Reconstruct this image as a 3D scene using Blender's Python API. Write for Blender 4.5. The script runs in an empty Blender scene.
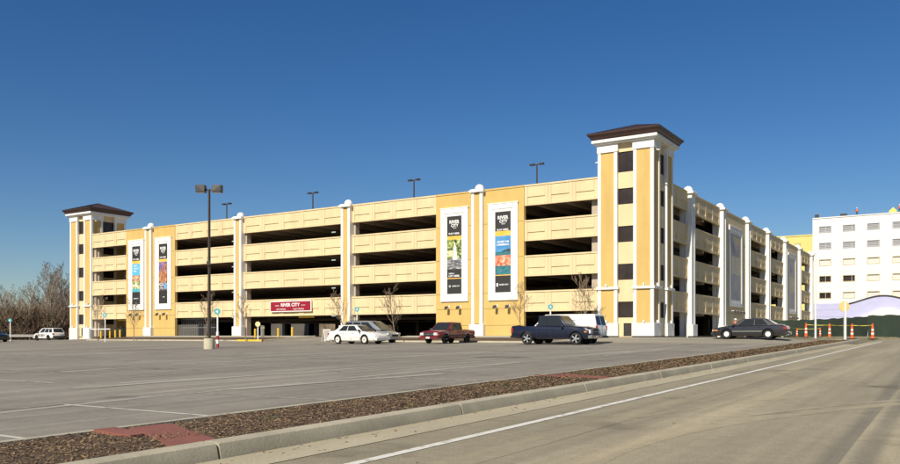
import bpy, bmesh, math, random
from mathutils import Vector, Matrix, noise as mnoise
R = math.radians
scn = bpy.context.scene
COL = scn.collection
random.seed(7)

# ------------------------------------------------------------------ camera
FOC, CX, HY = 806.0, 450.0, 335.6          # measured on the 900 px wide photograph
FW = Vector((-.5405, .8413)); RT = Vector((.8413, .5405))
cam_d = bpy.data.cameras.new("camera"); cam = bpy.data.objects.new("camera", cam_d); COL.objects.link(cam)
cam_d.sensor_width = 36; cam_d.lens = FOC / 900 * 36; cam_d.shift_y = (HY - 232) / 900
cam_d.clip_start = .1; cam_d.clip_end = 3000
cam.location = (0, 0, .1); cam.rotation_euler = (R(90), 0, math.atan2(.5405, .8413))
scn.camera = cam

def at(px, d):
    k = (px - CX) / FOC
    return (d * (FW.x + k * RT.x), d * (FW.y + k * RT.y))
def xat(px, y):
    """world x of the point on line y=const seen at column px"""
    k = (px - CX) / FOC
    return y * (k * .8413 - .5405) / (.8413 + k * .5405)
def smooth(a, b, v):
    t = max(0, min(1, (v - a) / (b - a))); return t * t * (3 - 2 * t)
def g(x, y):
    """ground height"""
    pl = -1.22 + .0143 * min(max(y, -60), 84)
    if y <= 54.5: a = pl
    elif y < 62: a = -.44 + (y - 54.5) / 7.5 * .41
    else: a = -.03
    r = smooth(-13.5, -8.5, x)
    z = a * (1 - r) + pl * r
    if x < -84:
        l = smooth(-84, -104, x) if y > 40 else 0
        z = z * (1 - l) + min(z, -.6) * l
    if y > 200: z = -.03
    return z
def smooth2(a, b, v): return smooth(a, b, v)
def smooth(a, b, v):
    t = (v - a) / (b - a); t = max(0, min(1, t)); return t * t * (3 - 2 * t)

# ------------------------------------------------------------------ materials
def lin(c):
    return tuple((v / 12.92 if v <= .04045 else ((v + .055) / 1.055) ** 2.4) for v in c)
MATS = {}
def mat(name, col, rough=.8, var=.0, scale=3.0, bump=0.0, bscale=40.0, metal=0.0, spec=.5, emit=None, coat=0.0,
        stretch=(1, 1, 1), fine=0.0, fscale=60.0, col2=None, thr=None):
    """base colour, large patchy variation towards col2 (or darker), fine grain, bump"""
    if name in MATS: return MATS[name]
    m = bpy.data.materials.new(name); m.use_nodes = True; nt = m.node_tree; N = nt.nodes; L = nt.links
    b = N["Principled BSDF"]; b.inputs["Roughness"].default_value = rough; b.inputs["Metallic"].default_value = metal
    b.inputs["Specular IOR Level"].default_value = spec
    b.inputs["Coat Weight"].default_value = coat; b.inputs["Coat Roughness"].default_value = .05
    c = (*col, 1)
    b.inputs["Base Color"].default_value = c
    geo = N.new("ShaderNodeNewGeometry"); mp = N.new("ShaderNodeMapping"); mp.inputs["Scale"].default_value = stretch
    L.new(geo.outputs["Position"], mp.inputs["Vector"])
    out = None
    if var or col2:
        n = N.new("ShaderNodeTexNoise"); n.inputs["Scale"].default_value = scale; n.inputs["Detail"].default_value = 6
        n.inputs["Roughness"].default_value = .62
        L.new(mp.outputs[0], n.inputs["Vector"])
        r = N.new("ShaderNodeValToRGB"); e = r.color_ramp.elements
        lo, hi = thr if thr else (.3, .7)
        e[0].position = lo; e[1].position = hi
        c2 = col2 if col2 else tuple(v * (1 - var) for v in col)
        e[0].color = (*c2, 1); e[1].color = c
        L.new(n.outputs["Fac"], r.inputs["Fac"]); out = r.outputs["Color"]
    if fine:
        n2 = N.new("ShaderNodeTexNoise"); n2.inputs["Scale"].default_value = fscale; n2.inputs["Detail"].default_value = 4
        L.new(geo.outputs["Position"], n2.inputs["Vector"])
        r2 = N.new("ShaderNodeValToRGB"); e = r2.color_ramp.elements
        e[0].position = .3; e[1].position = .7
        e[0].color = (1 - fine,) * 3 + (1,); e[1].color = (1 + fine,) * 3 + (1,)
        L.new(n2.outputs["Fac"], r2.inputs["Fac"])
        mx = N.new("ShaderNodeMix"); mx.data_type = 'RGBA'; mx.blend_type = 'MULTIPLY'; mx.inputs["Factor"].default_value = 1
        if out: L.new(out, mx.inputs["A"])
        else: mx.inputs["A"].default_value = c
        L.new(r2.outputs["Color"], mx.inputs["B"]); out = mx.outputs["Result"]
    if out: L.new(out, b.inputs["Base Color"])
    if bump:
        n3 = N.new("ShaderNodeTexNoise"); n3.inputs["Scale"].default_value = bscale; n3.inputs["Detail"].default_value = 5
        L.new(geo.outputs["Position"], n3.inputs["Vector"])
        bp = N.new("ShaderNodeBump"); bp.inputs["Strength"].default_value = bump; bp.inputs["Distance"].default_value = .02
        L.new(n3.outputs["Fac"], bp.inputs["Height"]); L.new(bp.outputs["Normal"], b.inputs["Normal"])
    if emit:
        b.inputs["Emission Color"].default_value = (*emit[:3], 1); b.inputs["Emission Strength"].default_value = emit[3]
    MATS[name] = m
    return m

M_cream = mat("cream precast", (.70, .56, .33), .85, var=.10, scale=.5, fine=.03, fscale=9, bump=.1)
M_yel = mat("ochre stucco", (.60, .41, .135), .85, var=.10, scale=.4, fine=.03, fscale=9, bump=.1)
M_wht = mat("white trim", (.80, .79, .75), .7, var=.06, scale=.8, fine=.02, fscale=8)
M_grime = mat("white painted base", (.78, .77, .73), .75, var=.14, scale=1.1)
M_conc = mat("garage concrete", (.46, .385, .30), .9, var=.2, scale=.3, fine=.05, fscale=6)
M_roof = mat("dark brown roof metal", (.055, .028, .024), .5, var=.15, scale=1.5)
M_dark = mat("dark metal", (.03, .028, .027), .5)
M_bronze = mat("bronze painted steel", (.045, .030, .022), .45, var=.15, scale=2)
M_galv = mat("galvanised steel", (.42, .43, .43), .45, metal=.6, var=.15, scale=4)
M_glass = mat("dark window glass", (.045, .032, .026), .25, spec=.4, var=.5, scale=1.2)
M_cglass = mat("car glass", (.022, .026, .028), .06, spec=.3)
M_tyre = mat("tyre rubber", (.018, .018, .018), .85)
M_rim = mat("alloy rim", (.55, .55, .56), .3, metal=.7)
M_chrome = mat("chrome", (.6, .6, .6), .15, metal=1.0)
M_plast = mat("black plastic", (.025, .025, .026), .6)
M_lamp = mat("clear lamp lens", (.55, .57, .58), .12, spec=.9)
M_amber = mat("amber lens", (.65, .22, .03), .2)
M_red = mat("red lens", (.35, .012, .012), .2)
M_plate = mat("number plate white", (.65, .65, .62), .5)
M_kerb = mat("kerb concrete", (.44, .395, .29), .9, var=.35, scale=1.3, col2=(.30, .27, .20), fine=.09, fscale=35, bump=.15, bscale=30)
M_gut = mat("gutter concrete", (.42, .37, .26), .92, col2=(.31, .27, .185), scale=.9, stretch=(1, .25, 1), fine=.10, fscale=30, bump=.3)
M_side = mat("pavement concrete", (.42, .39, .32), .9, var=.15, scale=.5, fine=.05, fscale=12)
M_paint = mat("worn white line paint", (.62, .60, .54), .8, col2=(.32, .285, .22), scale=5.5, thr=(.36, .46), fine=.10, fscale=50)
M_ypaint = mat("yellow paint", (.72, .46, .03), .6, var=.15, scale=4)
M_teal = mat("teal sign paint", (.06, .36, .42), .5)
M_org = mat("orange plastic", (.85, .12, .02), .5)
M_refl = mat("white reflective band", (.8, .8, .78), .4)
M_ysign = mat("yellow sign face", (.70, .50, .17), .5)
M_tape = mat("yellow caution tape", (.60, .50, .06), .6)
M_bark = mat("grey brown bark", (.29, .215, .155), .95, var=.4, scale=2.5)
M_bark2 = mat("pale bark", (.30, .25, .19), .95, var=.35, scale=2.0)
M_bark3 = mat("reddish twig bark", (.22, .145, .105), .95, var=.4, scale=1.0)
M_dry = mat("dry leaves", (.20, .135, .07), .95, var=.5, scale=.7)

def add_streaks(m, amt=.16):
    nt = m.node_tree; N = nt.nodes; L = nt.links; b = N["Principled BSDF"]; src = b.inputs["Base Color"].links[0].from_socket
    geo = N.new("ShaderNodeNewGeometry"); mp = N.new("ShaderNodeMapping"); mp.inputs["Scale"].default_value = (1, 1, .16); L.new(geo.outputs["Position"], mp.inputs["Vector"])
    n = N.new("ShaderNodeTexNoise"); n.inputs["Scale"].default_value = 1.1; n.inputs["Detail"].default_value = 5; n.inputs["Roughness"].default_value = .7; L.new(mp.outputs[0], n.inputs["Vector"])
    r = N.new("ShaderNodeValToRGB"); e = r.color_ramp.elements; e[0].position = .34; e[0].color = (1 - amt, 1 - amt * 1.1, 1 - amt * 1.2, 1); e[1].position = .56; e[1].color = (1, 1, 1, 1); L.new(n.outputs["Fac"], r.inputs["Fac"])
    # slightly different tone from panel to panel
    mx = N.new("ShaderNodeMix"); mx.data_type = 'RGBA'; mx.blend_type = 'MULTIPLY'; mx.inputs["Factor"].default_value = 1
    L.new(src, mx.inputs["A"]); L.new(r.outputs["Color"], mx.inputs["B"]); L.new(mx.outputs["Result"], b.inputs["Base Color"])
add_streaks(M_cream, .08); add_streaks(M_yel, .09); add_streaks(M_wht, .07); add_streaks(M_grime, .16)
def asphalt(name, c1, c2, c3, streak_axis, crack=.5, patch=.10, big=.16, mark=None):
    m = bpy.data.materials.new(name); m.use_nodes = True; nt = m.node_tree; N = nt.nodes; L = nt.links
    b = N["Principled BSDF"]; b.inputs["Roughness"].default_value = .92; b.inputs["Specular IOR Level"].default_value = .3
    geo = N.new("ShaderNodeNewGeometry")
    def nz(scale, stretch, detail=5, rough=.6):
        mp = N.new("ShaderNodeMapping"); mp.inputs["Scale"].default_value = stretch; L.new(geo.outputs["Position"], mp.inputs["Vector"])
        n = N.new("ShaderNodeTexNoise"); n.inputs["Scale"].default_value = scale; n.inputs["Detail"].default_value = detail
        n.inputs["Roughness"].default_value = rough; L.new(mp.outputs[0], n.inputs["Vector"]); return n.outputs["Fac"]
    def ramp(fac, stops):
        r = N.new("ShaderNodeValToRGB"); e = r.color_ramp.elements
        e[0].position, e[0].color = stops[0][0], (*stops[0][1], 1); e[1].position, e[1].color = stops[-1][0], (*stops[-1][1], 1)
        for p, c in stops[1:-1]:
            q = e.new(p); q.color = (*c, 1)
        L.new(fac, r.inputs["Fac"]); return r.outputs["Color"]
    def mix(a, bb, mode='MULTIPLY', fac=1.0):
        x = N.new("ShaderNodeMix"); x.data_type = 'RGBA'; x.blend_type = mode
        if isinstance(fac, float): x.inputs["Factor"].default_value = fac
        else: L.new(fac, x.inputs["Factor"])
        L.new(a, x.inputs["A"]); L.new(bb, x.inputs["B"]); return x.outputs["Result"]
    base = ramp(nz(big, (1, 1, 1), 6, .65), [(.32, c2), (.68, c1)])
    st = (1, .035, 1) if streak_axis == 'y' else (.035, 1, 1)
    s1 = ramp(nz(.9, st, 5, .65), [(.30, (.80, .80, .80)), (.55, (1, 1, 1)), (.74, (1.34, 1.32, 1.27))])
    col = mix(base, s1)
    s2 = ramp(nz(3.2, (1, .02, 1) if streak_axis == 'y' else (.02, 1, 1), 3), [(.35, (.92, .92, .92)), (.7, (1.08, 1.07, 1.05))])
    col = mix(col, s2)
    fine = ramp(nz(45, (1, 1, 1), 3), [(.3, (.80, .80, .80)), (.7, (1.2, 1.19, 1.18))])
    col = mix(col, fine)
    mid = ramp(nz(3.5, (1, 1, 1), 6, .75), [(.3, (.88, .88, .87)), (.7, (1.1, 1.1, 1.1))])
    col = mix(col, mid)
    # cracks sealed with tar
    v = N.new("ShaderNodeTexVoronoi"); v.feature = 'DISTANCE_TO_EDGE'; v.inputs["Scale"].default_value = patch
    mp = N.new("ShaderNodeMapping"); L.new(geo.outputs["Position"], mp.inputs["Vector"])
    n = N.new("ShaderNodeTexNoise"); n.inputs["Scale"].default_value = .8; n.inputs["Detail"].default_value = 8; L.new(geo.outputs["Position"], n.inputs["Vector"])
    va = N.new("ShaderNodeVectorMath"); va.operation = 'MULTIPLY_ADD'; L.new(n.outputs["Color"], va.inputs[0]); va.inputs[1].default_value = (1.6, 1.6, 0); L.new(geo.outputs["Position"], va.inputs[2])
    L.new(va.outputs[0], v.inputs["Vector"])
    ck = ramp(v.outputs["Distance"], [(0.0, (crack,) * 3), (.0035, (1, 1, 1))])
    col = mix(col, ck)
    sp_ = ramp(nz(9, (1, 1, 1), 2), [(.66, (1, 1, 1)), (.78, (1.25, 1.24, 1.2))]); col = mix(col, sp_)
    oil = ramp(nz(.55, (1, 1, 1), 4, .5), [(.24, (.62, .61, .60)), (.36, (1, 1, 1))]); col = mix(col, oil)
    if mark:
        mc, fac, msc, mst = mark[:4]; lo_, hi_ = mark[4:] if len(mark) > 4 else (.34, .66)
        uv = N.new("ShaderNodeUVMap"); sp = N.new("ShaderNodeSeparateXYZ"); L.new(uv.outputs[0], sp.inputs[0])
        e = N.new("ShaderNodeMath"); e.operation = 'PINGPONG'; e.inputs[1].default_value = .5; L.new(sp.outputs[0], e.inputs[0])
        e2 = N.new("ShaderNodeMapRange"); e2.inputs["From Max"].default_value = .42; e2.interpolation_type = 'SMOOTHSTEP'; L.new(e.outputs[0], e2.inputs["Value"])
        r = N.new("ShaderNodeMapRange"); r.inputs["From Min"].default_value = lo_; r.inputs["From Max"].default_value = hi_; L.new(nz(msc, mst, 8, .7), r.inputs["Value"])
        mu = N.new("ShaderNodeMath"); mu.operation = 'MULTIPLY'; L.new(e2.outputs[0], mu.inputs[0]); L.new(r.outputs[0], mu.inputs[1])
        m2 = N.new("ShaderNodeMath"); m2.operation = 'MULTIPLY'; m2.inputs[1].default_value = fac; L.new(mu.outputs[0], m2.inputs[0])
        cc = N.new("ShaderNodeRGB"); cc.outputs[0].default_value = (*mc, 1)
        col = mix(col, cc.outputs[0], 'MIX', m2.outputs[0])
    L.new(col, b.inputs["Base Color"])
    bn = N.new("ShaderNodeBump"); bn.inputs["Strength"].default_value = .4; bn.inputs["Distance"].default_value = .008
    L.new(nz(70, (1, 1, 1), 4), bn.inputs["Height"]); L.new(bn.outputs["Normal"], b.inputs["Normal"])
    MATS[name] = m
    return m
LOT_A = ((.275, .250, .213), (.200, .181, .154), (.2, .19, .16), 'y', .62, .09); ROAD_A = ((.315, .278, .198), (.268, .236, .167), (.2, .19, .16), 'y', .80, .05)
M_lot = asphalt("lot asphalt", *LOT_A)
M_road = asphalt("road asphalt", *ROAD_A)
M_soil = mat("bark mulch soil", (.12, .075, .040), .98, col2=(.055, .035, .021), scale=7, fine=.4, fscale=55, bump=1.0, bscale=45)
M_dirt = mat("bare ground", (.23, .19, .12), .98, col2=(.13, .125, .06), scale=.15, fine=.15, fscale=8, bump=.4)
M_brick = mat("red stamped paving", (.24, .085, .060), .85, var=.25, scale=2.2, fine=.12, fscale=30, bump=.2)

# ------------------------------------------------------------------ mesh helpers
class MB:
    def __init__(s): s.v = []; s.f = []
    def quad(s, *p):
        i = len(s.v); s.v += [tuple(q) for q in p]; s.f.append(tuple(range(i, i + len(p)))); return s
    def box(s, x0, x1, y0, y1, z0, z1):
        i = len(s.v)
        s.v += [(x0, y0, z0), (x1, y0, z0), (x1, y1, z0), (x0, y1, z0), (x0, y0, z1), (x1, y0, z1), (x1, y1, z1), (x0, y1, z1)]
        s.f += [(i, i+3, i+2, i+1), (i+4, i+5, i+6, i+7), (i, i+1, i+5, i+4), (i+1, i+2, i+6, i+5), (i+2, i+3, i+7, i+6), (i+3, i, i+4, i+7)]
        return s
    def hexa(s, p):      # 8 corners: bottom ring, top ring
        i = len(s.v); s.v += [tuple(q) for q in p]
        s.f += [(i, i+3, i+2, i+1), (i+4, i+5, i+6, i+7), (i, i+1, i+5, i+4), (i+1, i+2, i+6, i+5), (i+2, i+3, i+7, i+6), (i+3, i, i+4, i+7)]
        return s
    def tube(s, a, b, ra, rb=None, n=8, cap=True):
        a = Vector(a); b = Vector(b); rb = ra if rb is None else rb
        d = (b - a)
        if d.length < 1e-6: return s
        d.normalize(); u = d.orthogonal().normalized(); w = d.cross(u); i = len(s.v)
        for p, r in ((a, ra), (b, rb)):
            for k in range(n):
                t = 2 * math.pi * k / n; s.v.append(tuple(p + (u * math.cos(t) + w * math.sin(t)) * r))
        for k in range(n):
            k2 = (k + 1) % n; s.f.append((i + k, i + k2, i + n + k2, i + n + k))
        if cap:
            s.f.append(tuple(i + k for k in reversed(range(n)))); s.f.append(tuple(i + n + k for k in range(n)))
        return s
    def lathe(s, c, prof, n=16, axis='z'):
        """prof: list of (r, h)"""
        i = len(s.v); cx, cy, cz = c
        for r, h in prof:
            for k in range(n):
                t = 2 * math.pi * k / n; a, b = r * math.cos(t), r * math.sin(t)
                if axis == 'z': s.v.append((cx + a, cy + b, cz + h))
                elif axis == 'y': s.v.append((cx + a, cy + h, cz + b))
                else: s.v.append((cx + h, cy + a, cz + b))
        for j in range(len(prof) - 1):
            for k in range(n):
                k2 = (k + 1) % n
                s.f.append((i + j*n + k, i + j*n + k2, i + (j+1)*n + k2, i + (j+1)*n + k))
        s.f.append(tuple(i + k for k in reversed(range(n)))); s.f.append(tuple(i + (len(prof)-1)*n + k for k in range(n)))
        return s
    def prism(s, poly, y0, y1):      # polygon in xz extruded along y
        i = len(s.v); n = len(poly)
        s.v += [(x, y0, z) for x, z in poly] + [(x, y1, z) for x, z in poly]
        s.f.append(tuple(i + k for k in range(n))); s.f.append(tuple(i + n + k for k in reversed(range(n))))
        for k in range(n):
            k2 = (k + 1) % n; s.f.append((i + k, i + n + k, i + n + k2, i + k2))
        return s
    def build(s, name, m, parent=None, loc=None, rz=0, smooth=None, bevel=0, fix=True):
        me = bpy.data.meshes.new(name); me.from_pydata(s.v, [], s.f); me.update()
        if fix and len(s.f) < 20000:
            bm = bmesh.new(); bm.from_mesh(me); bmesh.ops.recalc_face_normals(bm, faces=bm.faces); bm.to_mesh(me); bm.free()
        me.materials.append(m)
        o = bpy.data.objects.new(name, me); COL.objects.link(o)
        if smooth is not None:
            me.shade_smooth()
            try: me.set_sharp_from_angle(angle=R(smooth))
            except Exception: pass
        if bevel:
            bv = o.modifiers.new("bevel", "BEVEL"); bv.width = bevel; bv.segments = 2; bv.limit_method = 'ANGLE'
        if parent: o.parent = parent
        if loc is not None: o.location = loc
        if rz: o.rotation_euler = (0, 0, rz)
        return o

def tag(o, label=None, cat=None, group=None, kind=None):
    if label: o["label"] = label
    if cat: o["category"] = cat
    if group: o["group"] = group
    if kind: o["kind"] = kind
    return o
def empty(name, loc=(0, 0, 0), rz=0, label=None, cat=None, group=None, parent=None):
    o = bpy.data.objects.new(name, None); COL.objects.link(o); o.location = loc; o.rotation_euler = (0, 0, rz)
    o.empty_display_size = .2
    if parent: o.parent = parent
    return tag(o, label, cat, group)
def kids(o): return [c for c in bpy.data.objects if c.parent == o]
def copy_tree(o, parent=None):
    ks = kids(o); c = o.copy(); COL.objects.link(c); c.parent = parent
    for k in ks: copy_tree(k, c)
    return c
def text_mesh(txt, size, m, name="lettering", parent=None, loc=(0, 0, 0), rot=(R(90), 0, 0), bold=.0, align='CENTER', sx=1.0, ext=.006):
    cu = bpy.data.curves.new("t", 'FONT'); cu.body = txt; cu.size = size; cu.align_x = align; cu.align_y = 'CENTER'
    cu.extrude = ext; cu.offset = bold; cu.resolution_u = 2
    t = bpy.data.objects.new("t", cu); COL.objects.link(t)
    dg = bpy.context.evaluated_depsgraph_get(); dg.update()
    me = bpy.data.meshes.new_from_object(t.evaluated_get(dg)); bpy.data.objects.remove(t); bpy.data.curves.remove(cu)
    me.materials.clear(); me.materials.append(m)
    for v in me.vertices: v.co.x *= sx
    o = bpy.data.objects.new(name, me); COL.objects.link(o); o.location = loc; o.rotation_euler = rot
    if parent: o.parent = parent
    return o
def evaluated(o):
    dg = bpy.context.evaluated_depsgraph_get(); dg.update()
    me = bpy.data.meshes.new_from_object(o.evaluated_get(dg)); o.modifiers.clear(); o.data = me
def cut(o, cutters):
    for c in cutters:
        b = o.modifiers.new("b", "BOOLEAN"); b.operation = 'DIFFERENCE'; b.object = c; b.solver = 'EXACT'
        b.material_mode = 'TRANSFER'
    evaluated(o)
    for c in cutters: bpy.data.objects.remove(c)

# ------------------------------------------------------------------ ground
def sheet(name, xs, ys, m, dz=0.0, kind="structure", f=g, smooth_=True):
    mb = MB(); nx, ny = len(xs), len(ys)
    for y in ys:
        for x in xs: mb.v.append((x, y, f(x, y) + dz))
    for j in range(ny - 1):
        for i in range(nx - 1):
            mb.f.append((j*nx + i, j*nx + i + 1, (j+1)*nx + i + 1, (j+1)*nx + i))
    o = mb.build(name, m, fix=False, smooth=60)
    if kind: o["kind"] = kind
    return o
def rng(a, b, st):
    n = max(1, round((b - a) / st)); return [a + (b - a) * i / n for i in range(n + 1)]
YS = sorted(set(rng(-30, 54.5, 3) + [54.65, 56, 58, 60, 61, 62, 63, 64.5]))
gxs = [-1500, -700, -400, -250, -180, -150, -130, -115] + rng(-105, -60, 3)[0:] + rng(-57, -15, 3) + rng(-13.5, -8, .5) + [-5, 0, 6, 15, 40, 100, 300, 700, 1500]
gys = [-1500, -500, -200, -60] + rng(-30, 54, 3) + [54.5, 56, 58, 60, 62, 66, 72, 78, 84, 95, 110, 140, 180, 199, 260, 500, 1000, 2500]
sheet("ground", gxs, gys, M_dirt, dz=-.06)
lot = sheet("parking_lot", [-230, -160, -130] + rng(-110, -15, 2.5) + rng(-14, -8.75, .5), rng(-30, 54.5, 2.5), M_lot)
road = sheet("road", [-5.66, -3, 0, 3, 6.5], rng(-30, 84, 3) , M_road)
# ring road between the lot and the building, left of the building too
sheet("service_road", [-130, -120, -112] + rng(-104, -88, 2), [54.5, 56, 58, 60, 62, 64.5, 70, 90, 120, 160], M_lot, dz=.004)
sheet("side_road", rng(-27, -14, 1.5) + rng(-13.5, -5.68, .4), [54.52, 56, 57.5, 59, 60.5, 62, 63.4], mat("pale side road concrete", (.30, .27, .21), .92, var=.25, scale=.5, stretch=(.2, 1, 1), fine=.08, fscale=20), dz=.006)

def kerb_loft(name, path, w=.15, h=.15, m=M_kerb, face=1, round_=.035, base=g, kind="structure", batter=.03, joints=3.0):
    """kerb along a path of (x,y); section: battered face, rounded nose, flat top; face=+1: face on the right of travel"""
    mb = MB(); sec = [(0, -.08), (0, 0.0), (batter, h - round_*1.4), (batter + round_*.4, h - round_*.4), (batter + round_*1.2, h), (w, h), (w, -.08)]
    n = len(path); rings = []
    for i, (x, y) in enumerate(path):
        a = Vector(path[max(0, i-1)]); b = Vector(path[min(n-1, i+1)]); d = (b - a).normalized(); nn = Vector((-d.y, d.x)) * face
        z = base(x, y)
        rings.append([(x + nn.x * s, y + nn.y * s, z + t) for s, t in sec])
    for r in rings: mb.v += r
    k = len(sec)
    for i in range(n - 1):
        for j in range(k - 1): mb.f.append((i*k + j, (i+1)*k + j, (i+1)*k + j + 1, i*k + j + 1))
    mb.f.append(tuple(range(k))); mb.f.append(tuple((n-1)*k + j for j in range(k)))
    o = mb.build(name, m, smooth=35)
    if kind: o["kind"] = kind
    return o
# long mulch island between road and lot: outer kerb face at x=-6.28, inner edge at x=-8.75, rounded nose near y=64
KX0, KX1, YN = -6.28, -8.76, 62.0
def nose(x_off0, x_off1, yend):
    c = (x_off0 + x_off1) / 2; r = abs(x_off0 - x_off1) / 2
    return [(c + r * math.cos(t), yend + r * math.sin(t)) for t in [math.pi * i / 10 for i in range(11)]]
outer = [(KX0, y) for y in rng(-25, YN, 1.0)]
# kerb joints: the outer kerb is cast in lengths with a narrow dark joint
def seg(path, y0, y1): return [p for p in path if y0 <= p[1] <= y1]
def kerb_pieces(x, y0, y1, L, face, w, h, name, lab=None, gap=.025):
    y = y0
    while y < y1:
        ye = min(y + L, y1)
        kerb_loft(name, [(x, a) for a in rng(y + gap/2, ye - gap/2, 1.0)], w=w, h=h, face=face)
        y = ye
kerb_pieces(KX0, -26.67, YN, 4.6, 1, .25, .17, "kerb", gap=.035)
kerb_pieces(KX1, -24.9, YN, 4.85, -1, .2, .13, "kerb", gap=.015)
kerb_loft("kerb", nose(KX0, KX1, YN), w=.2, h=.14, face=1)
def gmul(x, y): return g(x, y)
gut = sheet("gutter", [-6.285, -6.0, -5.655], rng(-25, 63, 1.5), M_gut, dz=.006)
def fm(x, y):
    e = min(abs(x + 6.5), abs(x + 8.62))
    return g(x, y) + .105 + .025 * min(1, e / .6) + .03 * mnoise.noise(Vector((x*1.3, y*1.1, 0)))
mul = sheet("mulch_bed", rng(-8.63, -6.5, .15), rng(-20, 62.6, .4), M_soil, f=fm)
# loose chips of bark
def chips():
    random.seed(11); mb = MB()
    for i in range(75000):
        y = -1 + 61 * random.random() ** 1.9 if i % 5 else random.uniform(2, 30)
        x = random.uniform(-8.6, -6.52)
        s = random.uniform(.006, .020) * (1 + y / 28); L_ = s * random.uniform(1, 2.6)
        a = random.random() * 6.28; t = random.uniform(-.45, .45)
        d = Vector((math.cos(a) * math.cos(t), math.sin(a) * math.cos(t), math.sin(t))) * L_ / 2
        u = Vector((-math.sin(a), math.cos(a), random.uniform(-.5, .5))) * s * .36
        c = Vector((x, y, fm(x, y) + .004 + random.random() * .012)); n = d.cross(u).normalized() * .006
        mb.quad(c-d-u, c+d-u*.6, c+d*.9+u, c-d+u*.8)
    me = mb.build("wood_chips", mat("wood chip", (.40, .27, .14), .95, col2=(.075, .045, .026), scale=26, thr=(.44, .64)), fix=False)
    tag(me, "brown bark chips and dead leaves scattered over the long mulch bed", "mulch", kind="stuff")
chips()
def weeds():
    random.seed(8); mb = MB()
    for i in range(26):
        cx, cy = random.uniform(-8.4, -6.7), random.uniform(5, 45)
        for k in range(16):
            a = random.random() * 6.28; L_ = random.uniform(.04, .12); p = Vector((cx + random.gauss(0, .04), cy + random.gauss(0, .04), fm(cx, cy)))
            d = Vector((math.cos(a) * .6, math.sin(a) * .6, .8)) * L_; u = Vector((-math.sin(a), math.cos(a), 0)) * .006
            mb.quad(p - u, p + u, p + d)
    tag(mb.build("weeds", mat("weed green", (.08, .11, .03), .9, var=.5, scale=5), fix=False), "small tufts of weed coming up through the mulch bed", "weeds", kind="stuff")
weeds()
def leaves():
    random.seed(5); mb = MB()
    for i in range(260):
        if random.random() < .75: z_ = 0; x = -6.24 + abs(random.gauss(0, .22)); y = random.uniform(2, 45)
        else: x = random.uniform(-14, 0); y = random.uniform(5, 40)
        s = random.uniform(.012, .028); a = random.random() * 6.3; c = Vector((x, y, g(x, y) + .004))
        p = [c + Vector((math.cos(a + k * 1.57) * s * (1.6 if k % 2 == 0 else .8), math.sin(a + k * 1.57) * s * (1.6 if k % 2 == 0 else .8), random.uniform(0, .012))) for k in range(4)]
        mb.quad(*p)
    tag(mb.build("fallen_leaves", mat("leaf litter", (.27, .16, .07), .9, var=.6, scale=9), fix=False), "dry leaves and bits of bark strewn along the gutter", "leaves", kind="stuff")
leaves()
# red paved crossing strips in the bed
def paving(y0, label):
    e = empty("red_paving", (0, 0, 0), 0, label, "paving", "red paved strips across the mulch bed")
    for k, (a, b, dx0, dx1, sk) in enumerate([(0, .28, -8.56, -7.7, .5), (.30, .56, -8.3, -6.58, 1.4), (.585, .86, -8.3, -6.58, 1.4)]):
        mb = MB(); xs = rng(dx0, dx1, .2)
        for i in range(len(xs) - 1):
            xa, xb = xs[i], xs[i+1]
            ya, yb = y0 + a - sk * (xa - dx0) * .3, y0 + a - sk * (xb - dx0) * .3
            w = b - a
            za, zb_ = g(xa, ya) + .150, g(xb, yb) + .150
            mb.hexa([(xa, ya, za - .06), (xb, yb, zb_ - .06), (xb, yb + w, zb_ - .06), (xa, ya + w, za - .06), (xa, ya, za), (xb, yb, zb_), (xb, yb + w, zb_), (xa, ya + w, za)])
        mb.build("slab", M_brick, e)
for px, py in ((165, 441), ):
    pass
paving(5.65, "red slabs crossing the mulch bed nearest the camera")
paving(17.0, "red slabs crossing the mulch bed halfway along, beyond the nearest ones")

# painted lines
def strip(name, pts, w, m, dz=.006, kind="structure"):
    mb = MB(); P = []
    for i in range(len(pts) - 1):
        a = Vector(pts[i]); b = Vector(pts[i+1]); n = max(1, int((b - a).length / 1.5))
        for k in range(n): P.append(a.lerp(b, k / n))
    P.append(Vector(pts[-1]))
    for i, p in enumerate(P):
        d = (P[min(i+1, len(P)-1)] - P[max(0, i-1)]).normalized(); nn = Vector((-d.y, d.x)) * w / 2
        for q in (p - nn, p + nn): mb.v.append((q.x, q.y, g(q.x, q.y) + dz))
    for i in range(len(P) - 1): mb.f.append((2*i, 2*i + 1, 2*i + 3, 2*i + 2))
    o = mb.build(name, m, fix=False); o["kind"] = kind
    return o
strip("edge_line", [(-4.97, -25), (-4.97, 62.6)], .13, M_paint)
M_faint = mat("faded stall paint", (.34, .32, .28), .9, col2=(.17, .155, .13), scale=2.5, thr=(.40, .56), fine=.15, fscale=40)
M_faint2 = mat("bright stall paint", (.48, .46, .41), .9, col2=(.19, .175, .15), scale=3.0, thr=(.36, .48), fine=.15, fscale=40)
for i in range(19):
    y = 2.6 + 2.8 * i
    if y < 50: strip("stall_line", [(-8.95, y), (-13.3, y)], .09, M_faint2 if i in (0, 1, 2, 5) else M_faint, dz=.0045)
for bx in (-24.0, -40.5, -57.0):
    strip("stall_line", [(bx, 2), (bx, 48)], .10, M_faint, dz=.005)
    for i in range(17):
        strip("stall_line", [(bx - 5.2, 3.0 + 2.78 * i), (bx + 5.2, 3.0 + 2.78 * i)], .09, M_faint2 if (i * 7 + int(-bx)) % 3 == 0 else M_faint, dz=.0055)
strip("stall_line", [(-13.3, -6), (-13.3, 48)], .09, M_faint, dz=.005)
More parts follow.
